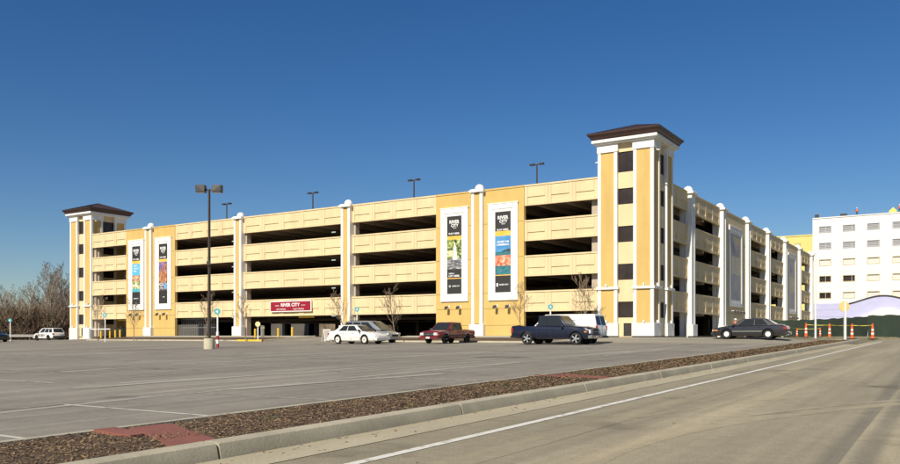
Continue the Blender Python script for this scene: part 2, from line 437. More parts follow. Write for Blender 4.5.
# tyre marks on the road: two dark rubber bands turning in at the right, pale dusty arcs on the left
def decal(name, pts, w, m, dz):
    mb = MB(); P = [Vector(p) for p in pts]
    # Catmull-Rom refinement
    Q = []
    for i in range(len(P) - 1):
        p0, p1, p2, p3 = P[max(0, i-1)], P[i], P[i+1], P[min(len(P)-1, i+2)]
        for k in range(10):
            t = k / 10
            Q.append(.5 * ((2*p1) + (p2-p0)*t + (2*p0-5*p1+4*p2-p3)*t*t + (3*p1-p0-3*p2+p3)*t**3))
    Q.append(P[-1])
    for i, p in enumerate(Q):
        d = (Q[min(i+1, len(Q)-1)] - Q[max(0, i-1)]).normalized(); nn = Vector((-d.y, d.x)) * w / 2
        for q in (p - nn, p + nn): mb.v.append((q.x, q.y, g(q.x, q.y) + dz))
    for i in range(len(Q) - 1): mb.f.append((2*i, 2*i + 1, 2*i + 3, 2*i + 2))
    o = mb.build(name, m, fix=False); o["kind"] = "structure"
    uvl = o.data.uv_layers.new(name="UVMap")
    for poly in o.data.polygons:
        for li in poly.loop_indices:
            vi = o.data.loops[li].vertex_index; uvl.data[li].uv = (vi % 2, vi // 2 / 10)
    return o
def gpix(px, py):
    k = (px - CX) / FOC; yf = .8413 + k * .5405
    d = 1.32 / ((py - HY) / FOC + .0143 * yf); return (d * (-.5405 + k * .8413), d * yf)
MD = asphalt("road with rubber marks", *ROAD_A, mark=((.11, .10, .085), .62, .5, (1, .2, 1), .1, .5)); MP = asphalt("road with dust marks", *ROAD_A, mark=((.42, .345, .22), .42, .9, (1, .3, 1)))
ML = asphalt("lot with salt streaks", *LOT_A, mark=((.44, .415, .365), .85, .5, (1, .2, 1)))
decal("tyre_mark", [gpix(800, 500), gpix(838, 455), gpix(872, 415), gpix(905, 372), gpix(925, 352)], .42, MD, 0.0009)
decal("tyre_mark", [gpix(845, 495), gpix(868, 455), gpix(890, 420), gpix(922, 372), gpix(940, 350)], .38, MD, 0.0012)
decal("dust_mark", [gpix(560, 425), gpix(620, 413), gpix(690, 402), gpix(760, 395), gpix(860, 389)], .16, MP, 0.0015)
decal("dust_mark", [gpix(600, 423), gpix(670, 412), gpix(740, 402), gpix(790, 398)], .13, MP, 0.0018)
decal("dust_mark", [gpix(560, 480), gpix(610, 452), gpix(690, 430), gpix(780, 416), gpix(900, 403)], .34, MP, 0.0021)
decal("dust_mark", [gpix(750, 415), gpix(840, 405), gpix(930, 398)], .2, MP, 0.0024)
decal("dust_mark", [gpix(300, 500), gpix(480, 455), gpix(700, 395), gpix(850, 354)], .5, MP, 0.0027)
decal("salt_mark", [gpix(-20, 415), gpix(150, 397), gpix(330, 380), gpix(520, 362)], .3, ML, 0.0033)
decal("salt_mark", [gpix(60, 372), gpix(240, 361), gpix(420, 354), gpix(640, 352)], .6, ML, 0.0036)
decal("salt_mark", [gpix(120, 383), gpix(300, 373), gpix(460, 363), gpix(700, 348)], .35, ML, 0.0039)
random.seed(77)
for i in range(16):
    y0_ = random.uniform(8, 40); x0_ = random.uniform(-46, -11); L0 = random.uniform(6, 18); dx = random.uniform(-1.5, 1.5)
    decal("salt_mark", [(x0_, y0_), (x0_ + dx * .4, y0_ + L0 * .5), (x0_ + dx, y0_ + L0)], random.uniform(.12, .5), ML, .0042 + .0003 * i)
decal("dark_patch", [gpix(478, 357.4), gpix(498, 356.8), gpix(522, 357.6)], .9, asphalt("lot with dark patch", *LOT_A, mark=((.05, .05, .048), 1.0, .5, (1, 1, 1))), .0095)  # irregular darker patch on the lot asphalt

# strips in front of the garage: kerbs, mulch islands and pavement
def gi(x, y): return g(x, y) + .12
isl = [(-84, -56.2), (-44.5, -27.5)]
for k, (x0, x1) in enumerate(isl):
    sheet("planting_bed", rng(x0 + .14, x1 - .14, 2), [54.66, 56, 58, 59.3], M_soil, f=gi)
    sheet("pavement", rng(x0 + .14, x1 - .14, 2), [59.3, 60.5, 62, 63.5, 65.1], M_side, f=lambda x, y: g(x, y) + .11)
    kerb_loft("kerb", [(x, 54.5) for x in rng(x0, x1, 2)], w=.15, h=.13, face=1)
    for xe, fc in ((x0, -1), (x1, 1)):
        kerb_loft("kerb", [(xe, y) for y in (54.52, 56, 58, 60, 62)], w=.13, h=.13, face=fc, m=M_kerb)
kerb_loft("painted_kerb", [(x, 54.47) for x in rng(-59.5, -56.2, 1)], w=.2, h=.16, face=1, m=M_ypaint)
sheet("entrance_drive", rng(-56.2, -44.5, 2), [54.5, 56, 58, 60, 62, 64.5, 75, 100], M_lot, dz=.003)
sheet("entrance_drive", rng(-92, -84, 2), [54.5, 56, 58, 60, 62, 64.5, 75, 100], M_lot, dz=.003)
sheet("pavement", rng(-27.36, -20, 1.5), [63.45, 64.2, 65.2], M_side, f=lambda x, y: g(x, y) + .10)
sheet("pavement", [-22.2, -21, -19], rng(65.2, 150, 5), M_side, dz=.09)
sheet("verge", rng(-130, -93, 3), [47.5, 50, 54, 54.5], mat("winter grass", (.15, .12, .06), .95, var=.4, scale=1.0), f=lambda x, y: g(x, y) + .08)
kerb_loft("kerb", [(x, 47.3) for x in rng(-125, -92, 3)], w=.15, h=.13, face=1)
sheet("garage_floor", rng(-103, -22.6, 5), rng(65.2, 146, 8), M_conc, f=lambda x, y: -.01)

# ------------------------------------------------------------------ parking garage
BX, BY = -26.75, 65.15
XR = -22.25                       # plane of the right facade
XL = BX - 72.4 - 1.0              # left side wall plane (inside the left tower)
YB = BY + 82
TOPS = [4.15, 7.35, 10.55, 13.75]; BH = 1.88
GAR = empty("parking_garage", (BX, BY, 0), 0, "five level cream and ochre parking garage with two corner towers", "parking garage")
def gp(mb, name, m, parent=None, **k):
    """geometry given in world coordinates, parented to the garage"""
    o = mb.build(name, m, parent or GAR, **k)
    o.location = (-BX, -BY, 0) if (parent or GAR) is GAR else o.location
    return o
def band(L, zb, zt, plain=False):
    """spandrel band of length L along +x, outward normal -y, origin at its left end"""
    mb = MB(); mb.box(0, L, -.05, .16, zb, zt - .14); F = -.135
    if plain:
        mb.box(0, L, F, -.052, zb, zt - .14)
    else:
        n = max(1, round(L / 2.78)); w = L / n; q = .016
        for i in range(n):
            a = i * w; nw = w * .13; z1, z2 = zb + .24, zb + .78
            mb.box(a + q/2, a + nw - q/2, F, -.052, zb, zt - .14)
            mb.box(a + w - nw + q/2, a + w - q/2, F, -.052, zb, zt - .14)
            mb.box(a + nw + q/2, a + w - nw - q/2, F + .012, -.052, z2, zt - .14)
            mb.box(a + nw + q/2, a + w - nw - q/2, F + .012, -.052, zb, z1)
    mb.box(0, L, F - .05, .2, zt - .14 + .001, zt)
    return mb
bcache = {}
def place_band(L, x, y, rz, zt, BHs=BH, plain=False):
    key = (round(L, 2), round(zt, 2), plain)
    if key not in bcache:
        o = band(L, zt - BHs, zt, plain).build("spandrel_band", M_cream, GAR); bcache[key] = o
    else:
        o = bcache[key].copy(); COL.objects.link(o); o.parent = GAR
    o.location = (x - BX, y - BY, 0); o.rotation_euler = (0, 0, rz)
ff = lambda t: BX - t
front_bays = [(0.02, 7.1), (16.7, 27.25), (28.45, 43.35), (44.55, 55.3), (64.9, 72.3)]
for zt in TOPS:
    for a, b in front_bays: place_band(b - a, ff(b), BY + .16, 0, zt)
right_bays = [(5.35, 11.1), (12.3, 22.8), (35.7, 46.2), (47.4, 57.9), (70.8, 81.6)]
for zt in TOPS:
    for a, b in right_bays: place_band(b - a, XR - .16, BY + a, R(90), zt)
    for a, b in ((5, 30), (31, 56), (57, 81.6)): place_band(b - a, XL + .16, BY + b, R(-90), zt, plain=True)
    for a, b in ((0, 25), (26, 51), (52, 75.8)): place_band(b - a, XR - a, YB, R(180), zt, plain=True)
for i, zt in enumerate(TOPS):     # decks
    zd = zt - 1.1
    mb = MB(); mb.box(XL + .35, XR - .38, BY + .36, YB - .36, zd - .12, zd)
    for k in range(27):           # double-tee stems
        x = XL + 2.0 + k * 2.95
        if x < XR - 1: mb.box(x - .1, x + .1, BY + .5, YB - .5, zd - .62, zd - .122)
    gp(mb, "floor_slab", M_conc)
    mb = MB()
    for y in (83.2, 101.2, 119.2, 133): mb.box(XL + .5, XR - .5, y - .3, y + .3, zd - .95, zd - .63)
    gp(mb, "girder", M_conc)
for x in (ff(0.5), ff(11.9), ff(27.9), ff(44), ff(60.1), ff(72)):
    for y in (66.1, 83.2, 101.2, 119.2, 133, 146):
        gp(MB().box(x - .32, x + .32, y - .32, y + .32, -.3, 12.5), "column", M_conc)
# inner walls: added view blockers, interior shade put into their colour, openings low down
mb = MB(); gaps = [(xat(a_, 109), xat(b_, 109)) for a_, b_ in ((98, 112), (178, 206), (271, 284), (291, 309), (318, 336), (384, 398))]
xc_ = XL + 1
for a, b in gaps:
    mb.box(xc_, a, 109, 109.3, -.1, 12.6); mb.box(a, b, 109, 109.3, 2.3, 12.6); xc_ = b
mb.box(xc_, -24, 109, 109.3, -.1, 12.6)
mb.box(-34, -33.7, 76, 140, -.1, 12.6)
gp(mb, "inner_wall", mat("inner wall with interior shade", (.10, .09, .08), .9, var=.3, scale=.4))
# solid ochre wall panels that carry the banners (front) and the murals (right)
def wallpanel(L, z0=-.8, z1=13.6):
    mb = MB(); mb.box(0, L, 0, .2, z0, z1); js = [z0] + [1.05, 2.6, 4.05, 7.3, 10.5] + [z1]
    for k in range(len(js) - 1):
        for (a, b) in ((0.012, L / 2 - .012), (L / 2 + .012, L - .012)):
            mb.box(a, b, -.16, -.002, js[k] + .014, js[k+1] - .014)
    mb.box(0, L, -.21, .22, z1 + .001, z1 + .15)
    return mb
M_khaki = M_yel
for a, b in ((7.1, 16.7), (55.3, 64.9)):
    o = wallpanel(b - a).build("wall_panel", M_yel, GAR); o.location = (-b, .16 - .03, 0)
for a, b in ((24.0, 34.5), (59.1, 69.6)):
    o = wallpanel(b - a).build("wall_panel", M_cream, GAR); o.location = (XR - .16 - BX, a, 0); o.rotation_euler = (0, 0, R(90))
for a, b in ((22.8, 24.0),): pass
# pilasters with plinth, ochre inset, cap and ball finial
def pilaster(z0=-.8, white=False):
    e = empty("pilaster", parent=GAR)
    mb = MB(); mb.box(-.6, -.3, -.36, .3, z0, 13.5); mb.box(.3, .6, -.36, .3, z0, 13.5); mb.box(-.3, .3, -.02, .3, z0, 13.5)
    mb.build("shaft", M_wht, e)
    MB().box(-.298, .298, -.27, -.022, 1.2, 13.45).build("inset_panel", M_wht if white else M_yel, e)
    MB().box(-.76, .76, -.52, -.365, z0, 1.15).box(-.76, -.602, -.362, .2, z0, 1.15).box(.602, .76, -.362, .2, z0, 1.15).build("plinth", M_grime, e, bevel=.02)
    MB().box(-.80, .80, -.55, .45, 13.502, 13.72).box(-.68, .68, -.45, .40, 13.722, 13.82).build("cap", M_wht, e, bevel=.03)
    MB().lathe((0, .16, 13.83), [(.44 * math.cos(a), .06 + .44 * math.sin(a)) for a in [R(-8 + 12 * i) for i in range(8)]] + [(.02, .50)], 20).build("finial", M_wht, e, smooth=40)
    return e
def finish_pil(e, x, y, rz):
    e.location = (x - BX, y - BY, 0); e.rotation_euler = (0, 0, rz)
P0 = pilaster(); P1 = pilaster(white=True)
spots = [(ff(11.9), BY + .0, 0), (ff(27.85), BY, 0), (ff(43.95), BY, 0), (ff(60.1), BY, 0)]
for i, s in enumerate(spots):
    e = P0 if i == 0 else copy_tree(P0, GAR); finish_pil(e, *s)
for i, w in enumerate((11.7, 23.4, 35.1, 46.8, 58.5, 70.2, 81.9)):
    e = P1 if i == 0 else copy_tree(P1, GAR); finish_pil(e, XR, BY + w, R(90))
# downpipes and corbel: jamb piers behind the facade at the bay ends (seen in the openings)
for t in (27.25, 43.35, 72.1):
    gp(MB().box(ff(t) - .2, ff(t) + .2, BY + .34, BY + 1.0, -.5, 12.5), "jamb_pier", M_conc)
for w in (11.7, 23.4, 35.1, 46.8, 58.5, 70.2, 81.5):
    gp(MB().box(XR - .80, XR - .36, BY + w - .6, BY + w + .6, -.5, 12.5), "jamb_pier", M_wht)

# corner towers ---------------------------------------------------
TW, TD = 4.9, 5.3
def tower(xc, yc):
    """centre x,y in world"""
    e = empty("corner_tower", (xc - BX, yc - BY, 0), parent=GAR)
    hx, hy = TW / 2, TD / 2; pw = 1.74
    # four corner piers: white framed with ochre insets
    for sx in (-1, 1):
        for sy in (-1, 1):
            pier = MB(); inset = MB(); pl = MB(); course = MB(); capi = MB()
            cx, cy = sx * (hx - pw / 2), sy * (hy - pw / 2)
            pier.box(cx - pw/2 + .1, cx + pw/2 - .1, cy - pw/2 + .1, cy + pw/2 - .1, -.8, 16.4)
            for ax in (0, 1):
                for sg in (-1, 1):
                    # face with normal along axis ax, sign sg
                    for (u0, u1, z0, z1, tgt) in ((-pw/2, -pw/2 + .28, 1.16, 15.7, pier), (pw/2 - .28, pw/2, 1.16, 15.7, pier),
                                                  (-pw/2 + .282, pw/2 - .282, 1.2, 4.0, inset), (-pw/2 + .282, pw/2 - .282, 4.26, 15.68, inset)):
                        o0, o1 = (pw/2 - .099, pw/2) if tgt is pier else (pw/2 - .099, pw/2 - .06)
                        if ax == 1:
                            tgt.box(cx + u0, cx + u1, *(sorted((cy + sg*o0, cy + sg*o1))), z0, z1)
                        else:
                            uu0 = u0 + (.1 if u0 == -pw/2 else 0); uu1 = u1 - (.1 if u1 == pw/2 else 0)
                            tgt.box(*(sorted((cx + sg*o0, cx + sg*o1))), cy + uu0, cy + uu1, z0, z1)
            pl.box(cx - pw/2 - .08, cx + pw/2 + .08, cy - pw/2 - .08, cy + pw/2 + .08, -.8, 1.15)
            capi.box(cx - pw/2 - .06, cx + pw/2 + .06, cy - pw/2 - .06, cy + pw/2 + .06, 15.7, 16.39)
            course.box(cx - pw/2 - .12, cx + pw/2 + .12, cy - pw/2 - .12, cy + pw/2 + .12, 4.02, 4.22)
            pier.build("pier", M_wht, e); inset.build("inset_panel", M_yel, e); pl.build("plinth", M_grime, e, bevel=.02)
            capi.build("capital", M_wht, e, bevel=.02); course.build("string_course", M_wht, e, bevel=.02)
    # bracket lamps on the insets
    # recessed infill with windows on four faces
    wz = [(1.62, 2.98), (4.82, 6.18), (8.02, 9.38), (11.22, 12.58), (13.95, 15.68)]
    infill = MB(); zz = [-.8, 2.35] if False else None
    def facebox(mb, face, u0, u1, d0, d1, z0, z1):
        # d measured inwards from the outer face plane
        if face == 0: mb.box(u0, u1, -hy + d0, -hy + d1, z0, z1)
        if face == 2: mb.box(u0, u1, hy - d1, hy - d0, z0, z1)
        if face == 1: mb.box(hx - d1, hx - d0, u0, u1, z0, z1)
        if face == 3: mb.box(-hx + d0, -hx + d1, u0, u1, z0, z1)
    for face in range(4):
        half = (hx if face in (0, 2) else hy) - pw + .1; half -= .002
        zprev = -.8
        zs = ([(.05, 1.15 + .0)] if face == 0 else []) + wz
        for (a, b) in zs:
            infill = MB(); facebox(infill, face, -half, half, .3, .5, zprev, a); infill.build("infill_wall", M_cream, e)
            zprev = b
        infill = MB(); facebox(infill, face, -half, half, .3, .5, zprev, 16.38); infill.build("infill_wall", M_cream, e); infill = MB()
        for (a, b) in zs:
            w0, w1 = -half, half
            if face == 0 and a < 1: # side jambs of the small door
                infill = MB(); facebox(infill, face, -half, -.25, .3, .5, a, b); facebox(infill, face, .45, half, .3, .5, a, b); infill.build("infill_wall", M_cream, e)
                w0, w1 = -.25, .45
            fr = MB(); t_ = .05
            facebox(fr, face, w0, w1, .36, .42, a, a + t_); facebox(fr, face, w0, w1, .36, .42, b - t_, b)
            facebox(fr, face, w0, w0 + t_, .36, .42, a + t_, b - t_); facebox(fr, face, w1 - t_, w1, .36, .42, a + t_, b - t_)
            if w1 - w0 > 1: facebox(fr, face, -.025, .025, .36, .42, a + t_, b - t_)
            facebox(fr, face, w0 + t_, w1 - t_, .385, .395, a + t_, b - t_)
            fr.build("window" if a > 1 else "door", M_glass if a > 1 else M_dark, e)
    # dark box behind the glass, the tower's interior shade put into its colour
    MB().box(-hx + .9, hx - .9, -hy + .9, hy - .9, -.5, 16.3).build("dark_core", mat("core with interior shade", (.10, .075, .055), .9, var=.4, scale=.8), e)
    # white fascia and flared dark cornice with low hipped roof
    def ring(h, z): return [(-hx - h, -hy - h, z), (hx + h, -hy - h, z), (hx + h, hy + h, z), (-hx - h, hy + h, z)]
    fa = MB(); fa.hexa(ring(.25, 16.392) + ring(.25, 16.52)); fa.hexa(ring(.42, 16.522) + ring(.42, 16.76)); fa.build("fascia", M_wht, e, bevel=.02)
    ro = MB(); prof = [(.36, 16.762), (.47, 16.86), (.55, 17.02), (.72, 17.18), (.74, 17.30)]
    i0 = 0
    for h, z in prof: ro.v += ring(h, z)
    for j in range(len(prof) - 1):
        for k in range(4): ro.f.append((4*j + k, 4*j + (k+1) % 4, 4*j + 4 + (k+1) % 4, 4*j + 4 + k))
    ro.f.append((3, 2, 1, 0)); n = len(ro.v); ro.v.append((0, 0, 18.45)); b0 = 4 * (len(prof) - 1)
    for k in range(4): ro.f.append((b0 + k, b0 + (k+1) % 4, n))
    ro.build("roof", M_roof, e)
    se = MB()                         # standing seams
    for k in range(4):
        c0, c1 = Vector(ring(.74, 17.31)[k]), Vector(ring(.74, 17.31)[(k+1) % 4]); ap = Vector((0, 0, 18.46))
        for q in range(0, 15):
            t = q / 14; p = c0.lerp(c1, t); m_ = 1 - abs(2*t - 1)
            tp = c0.lerp(c1, .5).lerp(ap, 1.0); end = p + (c0.lerp(c1, .5) * 0 + (ap - c0.lerp(c1, .5))) * m_ if 0 < q < 14 else ap
            se.tube(p, end if m_ > 0 else ap, .02, n=4)
    se.build("roof_seam", M_roof, e)
    # small white up-lights at the foot of each inset, camera brackets at the top corners
    for z in (1.16, 4.26):
        for cx in (-hx + .8, hx - .8): MB().box(cx - .07, cx + .07, -hy - .16, -hy - .0, z, z + .24).build("uplight", M_wht, e, bevel=.02)
        for cy in (-hy + .8, hy - .8): MB().box(hx + .0, hx + .16, cy - .07, cy + .07, z, z + .24).build("uplight", M_wht, e, bevel=.02)
    MB().tube((-hx - .02, -hy + .5, 15.1), (-hx - .4, -hy + .45, 15.05), .05, n=8).build("camera_bracket", M_wht, e)
    MB().tube((hx + .02, -hy + .6, 15.6), (hx + .35, -hy + .5, 15.5), .05, n=8).build("camera_bracket", M_wht, e)
    return e
T1 = tower(BX + TW / 2 - .03 + .05, BY + TD / 2 - .08)
T2 = copy_tree(T1, GAR); T2.location = (-72.35 - TW / 2, TD / 2 - .08, 0)
# clearance bar and small ceiling lights inside
cl = MB()
for zt in TOPS:
    for x in rng(XL + 6, XR - 6, 16): cl.box(x - .25, x + .25, 70.5, 70.62, zt - 1.1 - .74, zt - 1.1 - .63)
gp(cl, "ceiling_light", mat("garage lamp", (.6, .65, .6), .4, emit=(.75, 1, .85, .5)))
# thin cables rails in lowest openings: grille on the left bay of the ground level
mb = MB()
xa, xb = ff(55.2), ff(44.6)
for k in range(36):
    x = xa + (xb - xa) * k / 35
    if x < ff(49): mb.box(x - .015, x + .015, BY + .9, BY + .93, 0, 2.2)
mb.box(xa, ff(49), BY + .9, BY + .94, 1.05, 1.1); mb.box(xa, ff(49), BY + .9, BY + .94, 2.1, 2.16)
gp(mb, "grille", M_galv)
# white surrounds of the banners
def surround(w, z0, z1):
    mb = MB(); a = .45
    for (x0, x1, q0, q1) in ((-w/2, w/2, z1 - a, z1), (-w/2, w/2, z0, z0 + a), (-w/2, -w/2 + a, z0 + a, z1 - a), (w/2 - a, w/2, z0 + a, z1 - a)):
        mb.box(x0, x1, -.14, 0, q0, q1)
    b = a + .28
    for (x0, x1, q0, q1) in ((-w/2 + a, w/2 - a, z1 - b, z1 - a), (-w/2 + a, w/2 - a, z0 + a, z0 + b), (-w/2 + a, -w/2 + b, z0 + b, z1 - b), (w/2 - b, w/2 - a, z0 + b, z1 - b)):
        mb.box(x0, x1, -.09, 0, q0, q1)
    mb.box(-w/2 + b, w/2 - b, -.05, 0, z0 + b, z1 - b)
    mb.box(-w/2 - .06, w/2 + .06, -.18, 0, z1, z1 + .1)
    return mb
fy = BY + .13 - .162
BAN_T = [14.55, 9.25, 62.75, 57.45]
for t in BAN_T:
    o = surround(3.1, 3.35, 12.25).build("banner_surround", M_wht, GAR, bevel=.012); o.location = (-t, fy - BY, 0)
for w in (29.5, 64.4):
    o = surround(6.0, 3.35, 12.25).build("banner_surround", M_wht, GAR, bevel=.012); o.location = (XR - BX + .002, w, 0); o.rotation_euler = (0, 0, R(90))

# ------------------------------------------------------------------ banners
M_bk = mat("banner black", (.025, .024, .024), .6); M_wt = mat("banner white", (.78, .78, .78), .6)
M_or = mat("banner orange", (.85, .38, .03), .6, col2=(.9, .55, .12), scale=1.5)
def pic_mat(name, stops, scale, dist=1.0, stretch=(1, 1, 1)):
    m = bpy.data.materials.new(name); m.use_nodes = True; nt = m.node_tree; N = nt.nodes; L = nt.links
    b = N["Principled BSDF"]; b.inputs["Roughness"].default_value = .6
    geo = N.new("ShaderNodeNewGeometry"); mp = N.new("ShaderNodeMapping"); mp.inputs["Scale"].default_value = stretch; L.new(geo.outputs["Position"], mp.inputs["Vector"])
    n = N.new("ShaderNodeTexNoise"); n.inputs["Scale"].default_value = scale; n.inputs["Detail"].default_value = 3; n.inputs["Distortion"].default_value = dist; L.new(mp.outputs[0], n.inputs["Vector"])
    r = N.new("ShaderNodeValToRGB"); r.color_ramp.interpolation = 'LINEAR'; e = r.color_ramp.elements
    e[0].position, e[0].color = stops[0][0], (*stops[0][1], 1); e[1].position, e[1].color = stops[-1][0], (*stops[-1][1], 1)
    for p, c in stops[1:-1]: q = e.new(p); q.color = (*c, 1)
    L.new(n.outputs["Fac"], r.inputs["Fac"]); L.new(r.outputs["Color"], b.inputs["Base Color"]); return m
P_green = pic_mat("garden picture", [(.35, (.03, .05, .02)), (.48, (.16, .22, .05)), (.56, (.45, .45, .14)), (.68, (.65, .62, .5))], 2.2)
P_grey = pic_mat("plaza picture", [(.3, (.04, .04, .045)), (.5, (.16, .16, .17)), (.7, (.6, .6, .62))], 1.8, stretch=(1, 1, 2.4))
P_sky = pic_mat("blue sky picture", [(.35, (.03, .17, .42)), (.65, (.10, .33, .60))], .8)
P_sea = pic_mat("sea picture", [(.3, (.015, .09, .13)), (.6, (.04, .20, .23)), (.75, (.10, .35, .30))], 2.0, stretch=(1, 1, 3))
P_coral = pic_mat("warm picture", [(.35, (.45, .05, .04)), (.5, (.70, .20, .12)), (.62, (.75, .45, .25)), (.75, (.8, .7, .5))], 2.6)
P_dusk = pic_mat("dusk sky picture", [(.3, (.06, .07, .25)), (.5, (.12, .12, .36)), (.7, (.45, .20, .16))], 1.2)
P_city = pic_mat("lit towers picture", [(.3, (.06, .02, .04)), (.5, (.38, .14, .06)), (.72, (.75, .42, .18))], 3.0, stretch=(3, 1, 1))
P_night = pic_mat("night crowd picture", [(.3, (.02, .02, .03)), (.5, (.14, .07, .06)), (.7, (.6, .55, .5))], 3.0)
P_pool = pic_mat("pool picture", [(.3, (.02, .25, .32)), (.6, (.10, .45, .50)), (.8, (.5, .6, .5))], 1.6, stretch=(1, 1, 2))
P_roofs = pic_mat("roofs picture", [(.35, (.30, .08, .05)), (.5, (.5, .28, .15)), (.7, (.6, .55, .4))], 2.4)
BW = 1.62; BZ0, BZ1 = 4.08, 11.52
def banner(t, label, secs, lines, logo):
    """secs: list of (zf0, zf1, material) over the height; lines: (text, zf, size, sx, xoff)"""
    e = empty("banner", (ff(t), fy - .055, BZ0), 0, label, "banner", "tall printed banners on the ochre wall panels")
    H = BZ1 - BZ0
    MB().box(-BW/2, BW/2, -.02, 0, 0, H).build("cloth", M_bk, e)
    for a, b, m in secs:
        MB().box(-BW/2 + .004, BW/2 - .004, -.028, -.0205, a * H, b * H).build("picture", m, e)
    for (s, zf, size, sx, xo) in lines:
        text_mesh(s, size, M_wt, "lettering", e, (xo, -.04, zf * H), bold=size * .03, sx=sx)
    return e, H
top = [("RIVER", .925, .44, .98, 0), ("CITY", .878, .38, 1.0, .05), ("CASINO", .846, .10, 1.1, .05), ("PLAY HERE.", .775, .23, 1.05, 0)]
e, H = banner(BAN_T[0], "banner with a white figure among green trees, left of the right ochre wall's pilaster",
          [(.70, .745, M_or), (.455, .70, P_green), (.32, .455, P_grey), (.195, .205, M_or)],
          top + [("DRIVE A", .262, .17, 1.0, -.3), ("LOT HERE.", .23, .24, 1.1, 0), ("RIVER CITY", .10, .15, 1.1, .2)], 0)
mb = MB(); mb.prism([(-.2, .44*H), (.34, .44*H), (.30, .52*H), (.22, .56*H), (.26, .60*H), (.12, .62*H), (.10, .66*H), (0.02, .66*H), (-.02, .61*H), (-.10, .58*H), (-.04, .53*H)], -.034, -.0285); mb.build("picture_figure", M_wt, e)
MB().lathe((-.5, -.03, .10*H), [(.12, -.008), (.12, .006)], 12, 'y').build("emblem", mat("emblem grey", (.4, .4, .4), .6), e)
e, H = banner(BAN_T[1], "banner reading CRUISE THE CARIBBEAN. over blue sky and sea",
          [(.70, .76, M_or), (.46, .70, P_sky), (.33, .46, P_coral), (.22, .33, P_sea), (.208, .218, M_or)],
          top + [("CRUISE THE", .625, .24, 1.0, 0), ("CARIBBEAN.", .59, .24, 1.0, 0), ("RIVER CITY", .095, .17, 1.1, .12)], 0)
mb = MB(); mb.prism([(-.25, .505*H), (.8, .505*H), (.8, .53*H), (.55, .54*H), (.35, .525*H), (.1, .528*H), (0, .515*H)], -.034, -.0285); mb.build("picture_island", mat("island dark", (.03, .06, .06), .7), e)
MB().box(-BW/2 + .01, BW/2 - .01, -.034, -.0285, .46*H, .505*H).build("picture_sea", P_sea, e)
MB().box(-.68, -.5, -.034, -.0205, .075*H, .115*H).build("emblem", M_wt, e)
e, H = banner(BAN_T[2], "banner with blue sky, white lettering and green pool picture, left one by the left tower",
          [(.70, .75, M_or), (.50, .70, mat("pale sky print", (.10, .42, .62), .6)), (.40, .50, P_roofs), (.27, .40, P_green), (.215, .27, P_pool)],
          top + [("ENJOY", .66, .24, 1.0, -.1), ("YOUR STAY", .615, .22, .95, 0), ("HERE.", .57, .24, 1.0, -.2), ("RIVER CITY", .10, .17, 1.1, 0)], 0)
mb = MB(); mb.prism([(-.7, .31*H), (-.45, .30*H), (-.2, .33*H), (.1, .30*H), (.35, .30*H), (.1, .36*H), (-.1, .37*H), (-.35, .345*H)], -.034, -.0285); mb.build("picture_figure", M_wt, e)
e, H = banner(BAN_T[3], "banner with a purple dusk sky and orange lit towers, right one by the left tower",
          [(.70, .745, M_or), (.52, .70, P_dusk), (.36, .52, P_city), (.22, .36, P_night)],
          top + [("PLAY ALL", .335, .18, 1.0, -.25), ("NIGHT", .30, .20, 1.0, -.3), ("LONG.", .262, .20, 1.0, -.3), ("RIVER", .11, .14, 1.0, .15)], 0)
mb = MB()
for x, w, z in ((-.35, .3, .60), (.05, .34, .64), (.5, .36, .67)): mb.box(x - w/2, x + w/2, -.036, -.0285, .50*H, z*H)
mb.build("picture_tower", P_city, e)
MB().box(.2, .72, -.036, -.0285, .24*H, .33*H).build("picture_glow", mat("blue print", (.12, .35, .7), .6), e)
# murals on the right facade
def mural(w, label, cols_):
    e = empty("mural_panel", (XR + .055, BY + w, BZ0), R(90), label, "mural", "faded murals on the shaded side of the garage")
    H = BZ1 - BZ0; Wd = 4.5
    MB().box(-Wd/2, Wd/2, -.02, 0, 0, H).build("board", M_wt, e)
    for a, b, m in cols_: MB().box(-Wd/2 + .02, Wd/2 - .02, -.03, -.0205, a*H + .02, b*H - .02).build("picture", m, e)
    return e
Q1 = pic_mat("faded gold and violet", [(.35, (.22, .22, .25)), (.5, (.36, .31, .24)), (.65, (.58, .40, .14))], .35)
Q2 = pic_mat("faded cream", [(.35, (.42, .38, .26)), (.65, (.52, .47, .32))], .5)
Q3 = pic_mat("faded lavender", [(.35, (.20, .23, .30)), (.5, (.32, .32, .34)), (.7, (.42, .34, .26))], .45)
mural(29.5, "faded violet, gold and cream mural nearer the right tower", [(.66, 1, Q1), (.40, .66, Q2), (0, .40, Q3)])
mural(64.4, "faded grey and lavender mural near the far end of the side wall", [(.62, 1, Q3), (.35, .62, Q2), (0, .35, Q3)])

